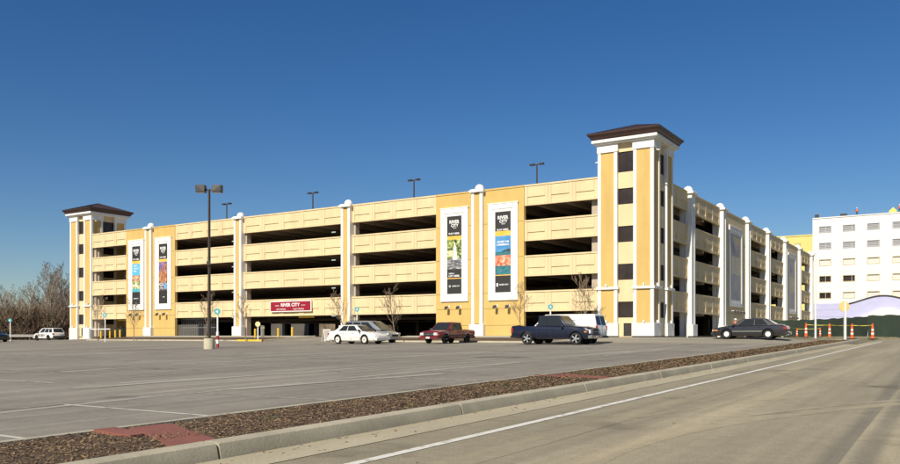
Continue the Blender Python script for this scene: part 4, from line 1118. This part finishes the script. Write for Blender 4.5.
# ------------------------------------------------------------------ vehicles
def loft_body(st, m, parent, name="body"):
    mb = MB(); K = 14
    for (x, zb, zt, w) in st:
        h = zt - zb
        half = [(0, zb), (w * .80, zb), (w * .95, zb + h * .10), (w, zb + h * .34), (w * 1.0, zb + h * .62), (w * .975, zt - h * .12), (w * .90, zt - .02), (0, zt + .03)]
        ring = half + [(-a, b) for a, b in reversed(half[1:-1])]
        for a, b in ring: mb.v.append((x, a, b))
    n = len(st)
    for i in range(n - 1):
        for k in range(K):
            k2 = (k + 1) % K; mb.f.append((i*K + k, i*K + k2, (i+1)*K + k2, (i+1)*K + k))
    mb.f.append(tuple(range(K))); mb.f.append(tuple((n-1)*K + k for k in reversed(range(K))))
    return mb.build(name, m, parent, smooth=38)
def ipt(P, s, t):
    P00, P10, P11, P01 = [Vector(p) for p in P]
    return (P00.lerp(P10, s)).lerp(P01.lerp(P11, s), t)
def panel(P, s0, s1, t0, t1, m, parent, name, off=.012, th=.03, s0t=None, s1t=None):
    s0t = s0 if s0t is None else s0t; s1t = s1 if s1t is None else s1t
    c = [ipt(P, s0, t0), ipt(P, s1, t0), ipt(P, s1t, t1), ipt(P, s0t, t1)]
    n = (c[1] - c[0]).cross(c[3] - c[0]).normalized()
    cen = sum((Vector(p) for p in P), Vector()) / 4
    if n.dot(Vector((cen.x - parent.get("gcx", 0), cen.y, cen.z - parent.get("gcz", 1.0)))) < 0: n = -n
    return MB().hexa([q + n * (off - th) for q in c] + [q + n * off for q in c]).build(name, m, parent)
def wheel(parent, x, y, r, w=.22, rimr=.64, m=M_rim, spokes=5):
    s = 1 if y > 0 else -1; e = empty("wheel", (x, y, r), parent=parent)
    MB().lathe((0, 0, 0), [(r*.66, -w/2), (r*.92, -w/2), (r, -w*.36), (r, w*.36), (r*.92, w/2), (r*.66, w/2)], 28, 'y').build("tyre", M_tyre, e, smooth=40)
    mb = MB(); mb.lathe((0, s * w * .12, 0), [(r*rimr, -.03*1), (r*rimr, .0)], 24, 'y'); 
    mb2 = MB(); mb2.lathe((0, s*(w/2 - .03), 0), [(r*.16, -.05), (r*.16, .035)], 12, 'y')
    for k in range(spokes):
        a = 2 * math.pi * k / spokes; c, q = math.cos(a), math.sin(a); u = Vector((-q, 0, c)) * r * .10
        p0 = Vector((c*r*.12, s*(w/2 - .02), q*r*.12)); p1 = Vector((c*r*rimr, s*(w/2 - .03), q*r*rimr))
        mb2.hexa([p0 - u + Vector((0, -.03, 0)), p1 - u*1.5 + Vector((0, -.03, 0)), p1 + u*1.5 + Vector((0, -.03, 0)), p0 + u + Vector((0, -.03, 0)), p0 - u, p1 - u*1.5, p1 + u*1.5, p0 + u])
    ring = []
    mb2.lathe((0, s*(w/2 - .03), 0), [(r*rimr*.9, -.03), (r*rimr, -.03), (r*rimr, .03), (r*rimr*.9, .03)], 24, 'y')
    mb2.build("rim", m, e, smooth=35)
    if spokes >= 12: MB().lathe((0, s*(w/2 - .01), 0), [(r*.58, -.02), (r*.56, s*.012), (r*.2, s*.03)] if s > 0 else [(r*.2, -.03), (r*.56, -.012), (r*.58, .02)], 24, 'y').build("hubcap", m, e, smooth=50)
    MB().lathe((0, s * w * .10, 0), [(r*rimr*.95, -.02), (r*rimr*.95, .02)], 20, 'y').build("brake_disc", M_plast, e)
def vehicle(name, label, cat, loc, heading, S):
    paint = S["paint"]; e = empty(name, loc, heading, label, cat)
    body = loft_body(S["st"], paint, e); cutters = []
    W = max(s[3] for s in S["st"]); r = S["r"]; ra = r * 1.2
    for x in S["axles"]:
        for s in (-1, 1):
            c = MB().lathe((x, s * (W - .12), r + .02), [(ra, -.2), (ra, .3)], 28, 'y').build("cutter", M_plast, None); cutters.append(c)
    if "bed" in S:
        x0, x1, zf = S["bed"]; cutters.append(MB().box(x0, x1, -W + .09, W - .09, zf, 3).build("cutter", M_plast, None))
    for c in cutters: c.parent = e
    body.data.materials.append(M_plast)
    for c in cutters: c.data.materials.clear(); c.data.materials.append(M_plast)
    cut(body, cutters)
    body.data.shade_smooth()
    try: body.data.set_sharp_from_angle(angle=R(35))
    except Exception: pass
    for x in S["axles"]:
        for s in (-1, 1): wheel(e, x, s * (W - .13), r, m=S.get("rim", M_rim), spokes=S.get("spokes", 6), rimr=S.get("rimr", .66))
    # greenhouse
    for gi_, G in enumerate(S["cabs"]):
        xr, xf, xrt, xft, zb, zt, wb, wt = G["g"]
        e["gcx"] = (xr + xf) / 2; e["gcz"] = (zb + zt) / 2
        A = [(xr, -wb, zb), (xf, -wb, zb), (xf, wb, zb), (xr, wb, zb)]; B = [(xrt, -wt, zt), (xft, -wt, zt), (xft, wt, zt), (xrt, wt, zt)]
        xm = (xrt + xft) / 2
        mb = MB(); mb.hexa(A + B); cabin = mb.build("cabin", paint, e, bevel=.05, smooth=40)
        # slightly crowned roof skin
        cr = MB(); nx_, ny_ = 6, 6
        for i in range(nx_ + 1):
            for j in range(ny_ + 1):
                u, v = i / nx_, j / ny_; x = xrt + .02 + (xft - xrt - .04) * u; y = (-wt + .02) + (2*wt - .04) * v
                cr.v.append((x, y, zt - .01 + .045 * math.sin(math.pi * u) ** .6 * math.sin(math.pi * v) ** .6 if 0 < u < 1 and 0 < v < 1 else zt - .01))
        for i in range(nx_):
            for j in range(ny_): q = i*(ny_+1) + j; cr.f.append((q, q+1, q+ny_+2, q+ny_+1))
        cr.build("roof", paint, e, smooth=60, fix=False)
        for s in (-1, 1):
            P = [(xr, s*wb, zb), (xf, s*wb, zb), (xft, s*wt, zt), (xrt, s*wt, zt)]
            for (s0, s1) in G["side"]: panel(P, s0, s1, .10, .88, M_cglass, e, "side_window")
        if G.get("front", 1): panel([(xf, -wb, zb), (xf, wb, zb), (xft, wt, zt), (xft, -wt, zt)], .06, .94, .06, .92, M_cglass, e, "windscreen")
        if G.get("rear", 1): panel([(xr, -wb, zb), (xr, wb, zb), (xrt, wt, zt), (xrt, -wt, zt)], .08, .92, .12, .90, M_cglass, e, "rear_window")
    for nm, m_, b in S["bits"]:
        MB().box(*b).build(nm, m_, e, bevel=S.get("bitbevel", .015))
    for b in S.get("seams", []):
        for s in (-1, 1):
            x, z0, z1 = b; MB().box(x - .008, x + .008, min(s*(W - .03), s*(W + .004)), max(s*(W - .03), s*(W + .004)), z0, z1).build("door_seam", M_plast, e)
    for x, z in S.get("handles", []):
        for s in (-1, 1): MB().box(x - .09, x + .09, min(s*(W - .01), s*(W + .03)), max(s*(W - .01), s*(W + .03)), z, z + .035).build("door_handle", S.get("hm", paint), e)
    mx, mz = S["mirror"]
    for s in (-1, 1): MB().box(mx - .08, mx + .06, min(s*(W - .05), s*(W + .17)), max(s*(W - .05), s*(W + .17)), mz, mz + .16).build("mirror", S.get("mm", M_plast), e, bevel=.03)
    if "belt" in S:
        x0, x1, z, m_ = S["belt"]
        for s in (-1, 1): MB().box(x0, x1, min(s*(W - .02), s*(W + .012)), max(s*(W - .02), s*(W + .012)), z, z + .06).build("side_moulding", m_, e)
    for k in ("gcx", "gcz"):
        if k in e: del e[k]
    return e
def paint(name, col, rough=.3, metal=.0, coat=.8): return mat(name, col, rough, metal=metal, coat=coat, var=.06, scale=1.5)
P_white = paint("white car paint", (.74, .73, .70)); P_silver = paint("silver car paint", (.30, .315, .33), .35, .4); P_redp = paint("maroon car paint", (.17, .010, .018))
P_blue = paint("navy car paint", (.004, .007, .024), .32, .0, .4); P_char = paint("charcoal car paint", (.022, .020, .024), .3, .1); P_blk = paint("black car paint", (.012, .012, .013))

def sedan_spec(p, big_=0):
    return dict(paint=p, r=.33, axles=(-1.40, 1.42),
        st=[(-2.58, .36, .74, .70), (-2.52, .27, .90, .82), (-2.2, .24, 1.0, .89), (-1.7, .21, 1.01, .92), (-1.0, .19, .98, .935), (0, .18, .96, .94), (.9, .19, .955, .93), (1.3, .19, .94, .925), (1.8, .20, .87, .90), (2.15, .21, .80, .87), (2.38, .25, .72, .80), (2.50, .30, .64, .68), (2.56, .38, .56, .50)],
        cabs=[dict(g=(-1.95, 1.12, -1.18, .32, .94, 1.43, .84, .62), side=[(.17, .47), (.50, .86)])],
        bits=[("headlight", M_lamp, (2.28, 2.47, .46, .76, .53, .66)), ("headlight", M_lamp, (2.28, 2.47, -.76, -.46, .53, .66)), ("grille", M_plast, (2.40, 2.545, -.36, .36, .50, .60)),
              ("taillight", M_red, (-2.56, -2.36, .50, .84, .66, .84)), ("taillight", M_red, (-2.56, -2.36, -.84, -.50, .66, .84)),
              ("front_bumper", p, (2.22, 2.58, -.76, .76, .27, .45)), ("rear_bumper", p, (-2.66, -2.36, -.82, .82, .30, .50)), ("number_plate", M_plate, (-2.675, -2.655, -.16, .16, .52 - .1, .54))],
        seams=[(1.0, .3, .92), (.02, .3, .92), (-1.0, .5, .92)], handles=[(.2, .8), (-.8, .8)], mirror=(.95, .92), belt=(-1.0, 1.02, .55, p))
x, y = -39.1, 47.9
S = sedan_spec(P_white); S["rim"] = mat("white hub cover", (.62, .6, .55), .5); S["spokes"] = 12
WS = vehicle("parked_car", "white four door sedan parked in front of the silver minivan", "car", (x, y, g(x, y)), 0, S)
x, y = -13.15, 60.3
WS.scale = (.92, .97, 1)
S = sedan_spec(P_char); S["rim"] = mat("pale hub cover", (.7, .7, .7), .4); S["spokes"] = 14; S["rimr"] = .72
S["belt"] = (-1.0, 1.02, .5, M_chrome)
S["bits"] = S["bits"] + [("side_lamp", M_amber, (2.05, 2.36, -.885, -.83, .55, .64)), ("side_lamp", M_amber, (2.05, 2.36, .83, .885, .55, .64)), ("exhaust", M_chrome, (-2.7, -2.5, .4, .46, .24, .29))]
vehicle("parked_car", "dark grey four door sedan beside the road at the right, facing left", "car", (x, y, g(x, y)), R(180), S)
x, y = -86.6, 45.2
vehicle("parked_car", "black car cut off by the left edge of the picture", "car", (x, y, g(x, y)), 0, sedan_spec(P_blk))
# silver minivan
x, y = -40.9, 51.7
vehicle("minivan", "silver minivan parked behind the white sedan", "minivan", (x, y, g(x, y)), 0, dict(paint=P_silver, r=.34, axles=(-1.45, 1.50),
    st=[(-2.42, .36, .95, .78), (-2.38, .30, 1.08, .88), (-2.0, .24, 1.10, .95), (-1.0, .2, 1.08, .97), (.6, .2, 1.05, .97), (1.3, .2, 1.02, .95), (1.8, .22, .94, .91), (2.2, .24, .82, .84), (2.42, .30, .70, .70), (2.48, .38, .62, .6)],
    cabs=[dict(g=(-2.36, 1.72, -2.05, .55, 1.02, 1.74, .88, .68), side=[(.05, .28), (.31, .56), (.59, .86)])],
    bits=[("headlight", M_lamp, (2.22, 2.43, .48, .80, .62, .80)), ("headlight", M_lamp, (2.22, 2.43, -.80, -.48, .62, .80)), ("grille", M_plast, (2.34, 2.50, -.42, .42, .5, .68)), ("front_bumper", P_silver, (2.25, 2.56, -.78, .78, .28, .48)),
          ("rear_bumper", P_silver, (-2.52, -2.3, -.85, .85, .32, .55)), ("taillight", M_red, (-2.43, -2.3, .74, .9, .9, 1.3)), ("taillight", M_red, (-2.43, -2.3, -.9, -.74, .9, 1.3)), ("roof_rack", M_plast, (-1.7, .2, .52, .56, 1.76, 1.82)), ("roof_rack", M_plast, (-1.7, .2, -.56, -.52, 1.76, 1.82))],
    seams=[(1.1, .3, 1.0), (.0, .3, 1.0), (-1.1, .5, 1.0)], handles=[(.15, .85), (-.2, .85)], mirror=(1.1, 1.0)))
# pickups
def pickup_spec(p, L=2.9, H=1.85, W=1.0, r=.39, wb=(-1.75, 1.85), ext=.0, hood=1.12, rail=1.22, bw=.93):
    return dict(paint=p, r=r, axles=wb,
        st=[(-L, .48, rail - .02, W*.96), (-L + .1, .42, rail, W*.98), (-1.2, .38, rail, W), (-.75, .36, rail - .02, W), (.6, .36, rail - .06, W), (1.0, .37, hood + .02, W*.98), (1.6, .38, hood, W*.97), (2.3, .38, hood - .06, W*.95), (L - .25, .38, hood - .12, W*.90), (L - .08, .45, hood - .22, W*.82)],
        bed=(-L + .12, -.98, .72),
        cabs=[dict(g=(-.95, 1.20, -.84, .40, rail - .10, H, W*.93, W*.78), side=[(.05, .34), (.38, .86)])])
S = pickup_spec(P_blue, L=2.93, hood=1.26, rail=1.29, H=1.96, r=.40)
S['cabs'] = [dict(g=(-.97, 1.25, -.90, .58, 1.20, 1.96, .93, .80), side=[(.05, .33), (.37, .88)])]
S.update(bits=[("front_bumper", M_chrome, (2.72, 2.98, -.92, .92, .42, .62)), ("rear_bumper", M_plast, (-3.05, -2.88, -.9, .9, .45, .62)), ("grille", M_plast, (2.74, 2.90, -.46, .46, .68, 1.02)), ("grille_trim", M_chrome, (2.78, 2.915, -.44, .44, .83, .87)),
    ("headlight", M_lamp, (2.60, 2.87, .50, .86, .74, 1.0)), ("headlight", M_lamp, (2.60, 2.87, -.86, -.50, .74, 1.0)), ("side_lamp", M_amber, (2.42, 2.62, -.93, -.88, .80, .90)), ("side_lamp", M_amber, (2.42, 2.62, .88, .93, .80, .90)),
    ("taillight", M_red, (-2.95, -2.8, .86, .985, .78, 1.12)), ("taillight", M_red, (-2.95, -2.8, -.985, -.86, .78, 1.12)), ("sill_moulding", M_plast, (-.85, 1.1, .97, 1.0, .36, .42)), ("tow_hook", M_chrome, (2.93, 3.0, -.5, -.42, .44, .5)), ("number_plate", M_plate, (2.985, 2.995, -.16, .16, .46, .58))],
    seams=[(1.08, .42, 1.12), (.05, .42, 1.12), (-.62, .42, 1.12), (-.96, .42, 1.2)], handles=[(.2, .98)], mirror=(.95, 1.12), mm=P_blue, spokes=5, rimr=.68)
x, y = -23.6, 50.1
BT = vehicle("pickup_truck", "dark blue extended cab pickup parked before the white van", "pickup truck", (x, y, g(x, y)), 0, S)
MB().hexa([(-.96, -.86, 1.2), (-.92, -.86, 1.2), (-.92, .86, 1.2), (-.96, .86, 1.2), (-.8, -.7, 1.6), (-.76, -.7, 1.6), (-.76, .7, 1.6), (-.8, .7, 1.6)]).build("rear_window_guard", M_galv, BT)
S = pickup_spec(P_redp, L=2.62, H=1.60, W=.86, r=.335, wb=(-1.62, 1.45), hood=.98, rail=1.04)
S.update(bits=[("front_bumper", P_redp, (2.40, 2.66, -.80, .80, .34, .52)), ("rear_bumper", M_plast, (-2.76, -2.58, -.8, .8, .4, .55)), ("grille", M_plast, (2.42, 2.60, -.42, .42, .56, .80)), ("grille_trim", M_chrome, (2.5, 2.615, -.40, .40, .66, .70)),
    ("headlight", M_lamp, (2.40, 2.585, .44, .74, .60, .80)), ("headlight", M_lamp, (2.40, 2.585, -.74, -.44, .60, .80)), ("side_lamp", M_amber, (2.25, 2.55, .70, .80, .58, .68)), ("side_lamp", M_amber, (2.25, 2.55, -.80, -.70, .58, .68)),
    ("taillight", M_red, (-2.64, -2.5, .74, .85, .66, .95)), ("taillight", M_red, (-2.64, -2.5, -.85, -.74, .66, .95)), ("number_plate", M_plate, (2.66, 2.675, -.16, .16, .36, .50)), ("emblem", M_chrome, (2.61, 2.625, -.07, .07, .65, .71))],
    seams=[(.98, .4, .95), (-.05, .4, .95), (-.9, .4, 1.0)], handles=[(.1, .82)], mirror=(.85, .98), belt=(-2.4, 2.2, .55, M_plast), spokes=5, rim=M_rim)
x, y = -33.25, 51.4
vehicle("pickup_truck", "maroon pickup facing the camera in front of the garage", "pickup truck", (x, y, g(x, y)), R(-90), S)
# white cargo van
x, y = -24.35, 53.1
S = dict(paint=P_white, r=.37, axles=(-1.75, 1.70),
    st=[(-2.86, .45, 1.18, .92), (-2.82, .40, 1.25, .96), (-2.3, .36, 1.26, 1.0), (0, .34, 1.24, 1.0), (1.5, .34, 1.22, .99), (1.95, .35, 1.12, .97), (2.45, .36, 1.02, .92), (2.75, .40, .92, .84), (2.82, .48, .84, .76)],
    cabs=[dict(g=(-2.84, 2.02, -2.62, 1.15, 1.20, 2.06, .955, .80), side=[(.80, .93)], rear=0)],
    bits=[("headlight", M_lamp, (2.6, 2.84, .5, .8, .66, .86)), ("headlight", M_lamp, (2.6, 2.84, -.8, -.5, .66, .86)), ("grille", M_plast, (2.7, 2.86, -.46, .46, .6, .84)), ("front_bumper", M_chrome, (2.65, 2.93, -.88, .88, .38, .56)), ("rear_bumper", M_plast, (-2.98, -2.8, -.9, .9, .40, .56)),
          ("taillight", M_red, (-2.88, -2.78, .84, .955, .95, 1.25)), ("taillight", M_red, (-2.88, -2.78, -.955, -.84, .95, 1.25)), ("rear_door_seam", M_plast, (-2.875, -2.84, -.01, .01, .5, 1.25)), ("number_plate", M_plate, (-2.885, -2.86, .25, .55, .70, .82))],
    seams=[(1.5, .4, 1.2), (.6, .4, 1.2), (-.6, .4, 1.2)], handles=[(.72, 1.0)], mirror=(1.62, 1.22))
V = vehicle("cargo_van", "white cargo van parked behind the blue pickup, rear doors to the right", "van", (x, y, g(x, y)), R(180), S)
V["gcx"] = 0; V["gcz"] = 1.6
P = [(-2.84, -.955, 1.20), (-2.84, .955, 1.20), (-2.62, .80, 2.06), (-2.62, -.80, 2.06)]
panel(P, .06, .47, .12, .84, M_cglass, V, "rear_window"); panel(P, .53, .94, .12, .84, M_cglass, V, "rear_window")
P = [(-2.84, .955, 1.20), (2.02, .955, 1.20), (1.15, .80, 2.06), (-2.62, .80, 2.06)]
panel(P, .50, .56, .45, .68, mat("van emblem", (.18, .22, .38), .5), V, "emblem", off=.006); panel(P, .35, .48, .46, .56, mat("van lettering", (.3, .33, .45), .5), V, "lettering", off=.006)
for k in ("gcx", "gcz"): del V[k]
# white patrol SUV at the far left
x, y = at(49, 112)
S = dict(paint=P_white, r=.37, axles=(-1.40, 1.46),
    st=[(-2.45, .42, .98, .84), (-2.40, .36, 1.08, .92), (-2.0, .28, 1.12, .97), (-.8, .26, 1.10, .98), (.9, .26, 1.08, .98), (1.4, .27, 1.06, .96), (1.9, .28, 1.0, .93), (2.3, .3, .88, .86), (2.45, .4, .78, .76)],
    cabs=[dict(g=(-2.38, 1.30, -1.98, .52, 1.06, 1.72, .88, .70), side=[(.05, .26), (.30, .56), (.60, .88)])],
    bits=[("headlight", M_lamp, (2.2, 2.42, .5, .82, .66, .84)), ("headlight", M_lamp, (2.2, 2.42, -.82, -.5, .66, .84)), ("grille", M_plast, (2.3, 2.47, -.46, .46, .5, .8)), ("front_bumper", P_white, (2.2, 2.52, -.84, .84, .32, .5)), ("rear_bumper", M_plast, (-2.56, -2.36, -.88, .88, .36, .66)),
          ("taillight", M_red, (-2.46, -2.28, .74, .93, .82, 1.02)), ("taillight", M_red, (-2.46, -2.28, -.93, -.74, .82, 1.02)), ("light_bar", M_dark, (-.2, .12, -.5, .5, 1.76, 1.88)), ("roof_rack", M_plast, (-1.8, -.3, .55, .6, 1.76, 1.82)), ("roof_rack", M_plast, (-1.8, -.3, -.6, -.55, 1.76, 1.82))],
    seams=[(1.1, .35, 1.05), (.0, .35, 1.05), (-1.05, .5, 1.05)], handles=[(.15, .9), (-.9, .9)], mirror=(1.0, 1.06))
V = vehicle("patrol_car", "white security patrol SUV driving past the left tower", "SUV", (x, y, g(x, y)), R(180), S)
text_mesh("SECURITY", .40, mat("patrol lettering", (.10, .05, .03), .5), "lettering", V, (.2, .99, .72), rot=(R(90), 0, R(180)), bold=.01)

# ------------------------------------------------------------------ people
M_skin = mat("skin", (.45, .26, .17), .6); M_vest = mat("orange vest", (.85, .16, .03), .7); M_jean = mat("work trousers", (.035, .05, .09), .9); M_boot = mat("boots", (.05, .03, .02), .8)
M_helm = mat("white helmet", (.8, .8, .8), .3); M_hair = mat("dark hair", (.03, .02, .015), .8)
def person(label, loc, rz, arm_up=False, lean=0.0):
    pts = []; edges = []; rad = []
    def add(p, r, par=None):
        p = Vector(p); p.y -= lean * max(0, p.z - .9); pts.append(p); rad.append(r)
        if par is not None: edges.append((par, len(pts) - 1))
        return len(pts) - 1
    pel = add((0, 0, .95), .15); wa = add((0, 0, 1.12), .135, pel); ch = add((0, 0, 1.32), .165, wa); nk = add((0, .0, 1.48), .065, ch); hd = add((0, -.02, 1.60), .085, nk); ht = add((0, -.015, 1.72), .07, hd)
    for s in (-1, 1):
        hp = add((s*.10, 0, .88), .10, pel); kn = add((s*.12, -.03, .48), .065, hp); an = add((s*.13, .02, .09), .045, kn); to = add((s*.15, -.16, .05), .04, an)
        sh = add((s*.20, 0, 1.42), .065, ch)
        if arm_up and s == 1: el = add((s*.34, -.12, 1.28), .045, sh); wr = add((s*.28, -.34, 1.40), .032, el); fd = Vector((-.1, -.8, .3)).normalized()
        else: el = add((s*.27, .03, 1.14), .045, sh); wr = add((s*.27, -.10, .90), .032, el); fd = Vector((0, -.3, -.95)).normalized()
        w0 = pts[wr].copy(); pm = add(w0 + fd * .07 + Vector((0, lean * max(0, w0.z - .9), 0)), .03, wr)
        pv = pts[pm].copy(); side = Vector((0, 1, 0)) if abs(fd.y) < .5 else Vector((1, 0, 0))
        for k in range(4):
            f1 = pv + side * (k - 1.5) * .02 + fd * .03; f2 = f1 + fd * (.035 + .008 * (k in (1, 2))) + Vector((-s*.012, 0, -.004))
            for q, rr in ((f1, .009), (f2, .008)):
                pts.append(q); rad.append(rr)
            edges.append((pm, len(pts) - 2)); edges.append((len(pts) - 2, len(pts) - 1))
        pts.append(pv + side * .035 - fd * .01); rad.append(.009); edges.append((pm, len(pts) - 1))
    me = bpy.data.meshes.new("person"); me.from_pydata([tuple(p) for p in pts], edges, []); o = bpy.data.objects.new("person", me); COL.objects.link(o)
    sk = o.modifiers.new("skin", "SKIN"); sk.use_smooth_shade = True
    lay = me.skin_vertices[0].data if me.skin_vertices else None
    if lay is None:
        bpy.context.view_layer.objects.active = o
    for i, r_ in enumerate(rad): me.skin_vertices[0].data[i].radius = (r_, r_ * (.75 if i in (pel, wa, ch) else 1))
    me.skin_vertices[0].data[0].use_root = True
    o.modifiers.new("sub", "SUBSURF").levels = 1; o.modifiers["sub"].render_levels = 1
    evaluated(o); o.data.materials.clear()
    for m_ in (M_skin, M_jean, M_boot, mat("dark shirt", (.08, .09, .12), .9)): o.data.materials.append(m_)
    for pl_ in o.data.polygons:
        c = pl_.center; z = c.z
        pl_.material_index = 2 if z < .13 else 1 if (z < 1.02 and abs(c.x) < .24) else 3 if (1.02 <= z < 1.47) or (z >= .98 and abs(c.x) > .2) else 0
    o.location = loc; o.rotation_euler = (0, 0, rz); tag(o, label, "person", "construction workers")
    lv_ = lambda z: -lean * max(0, z - .9)
    MB().lathe((0, 0, 0), [(.175, 1.02), (.185, 1.2), (.20, 1.36), (.15, 1.45)], 16).build("vest", M_vest, o, loc=(0, lv_(1.25), 0), smooth=60).scale = (1.02, .82, 1)
    MB().lathe((0, -.01 + lv_(1.68), 0), [(.145, 1.69), (.145, 1.70), (.115, 1.71), (.11, 1.77), (.075, 1.82), (.02, 1.835)], 16).build("helmet", M_helm, o, smooth=50)
    hy = lv_(1.62) - .02
    MB().lathe((0, hy, 0), [(.03, 1.655), (.02, 1.67)], 6).build("hair", M_hair, o)
    MB().hexa([(-.015, hy - .10, 1.60), (.015, hy - .10, 1.60), (.012, hy - .07, 1.60), (-.012, hy - .07, 1.60), (-.008, hy - .088, 1.645), (.008, hy - .088, 1.645), (.008, hy - .07, 1.645), (-.008, hy - .07, 1.645)]).build("nose", M_skin, o)
    return o
x, y = at(735.5, 80)
person("person in orange vest and white helmet behind the dark sedan", (x, y, g(x, y)), R(20), arm_up=True)
x, y = at(855, 168)
person("person in orange vest bending over on the white block's roof, middle of its edge", (-26.7 + 8.0, 180.0, 23.95), R(15), lean=.22)
person("person in orange vest standing at the right on the white block's roof", (-26.7 + 15.5, 180.0, 23.95), R(-20), arm_up=True)

# ------------------------------------------------------------------ light and sky
sun_el, theta = R(39), R(5)
sdir = Vector((math.sin(theta) * math.cos(sun_el), -math.cos(theta) * math.cos(sun_el), math.sin(sun_el)))   # towards the sun
sd = bpy.data.lights.new("sun", 'SUN'); so = bpy.data.objects.new("sun", sd); COL.objects.link(so)
sd.energy = 4.7; sd.angle = R(.5); sd.color = (1.0, .92, .76)
so.rotation_euler = (-sdir).to_track_quat('-Z', 'Y').to_euler()
w = bpy.data.worlds.new("World"); scn.world = w; w.use_nodes = True; N = w.node_tree.nodes; L = w.node_tree.links
bg = N["Background"]; sky = N.new("ShaderNodeTexSky"); sky.sky_type = 'NISHITA'; sky.sun_disc = False
sky.sun_elevation = sun_el; sky.sun_rotation = math.atan2(sdir.x, sdir.y)
sky.air_density = 1.0; sky.dust_density = .4; sky.ozone_density = 4.0; sky.altitude = 200
hs = N.new("ShaderNodeHueSaturation"); hs.inputs["Hue"].default_value = .507; hs.inputs["Saturation"].default_value = 1.28
L.new(sky.outputs[0], hs.inputs["Color"]); L.new(hs.outputs[0], bg.inputs[0]); bg.inputs[1].default_value = .062
scn.view_settings.view_transform = 'Standard'; scn.view_settings.look = 'None'; scn.view_settings.gamma = 1; scn.view_settings.exposure = .38
scn.view_settings.use_curve_mapping = False
scn.cycles.max_bounces = 9; scn.cycles.diffuse_bounces = 7
scn.cycles.use_denoising = True
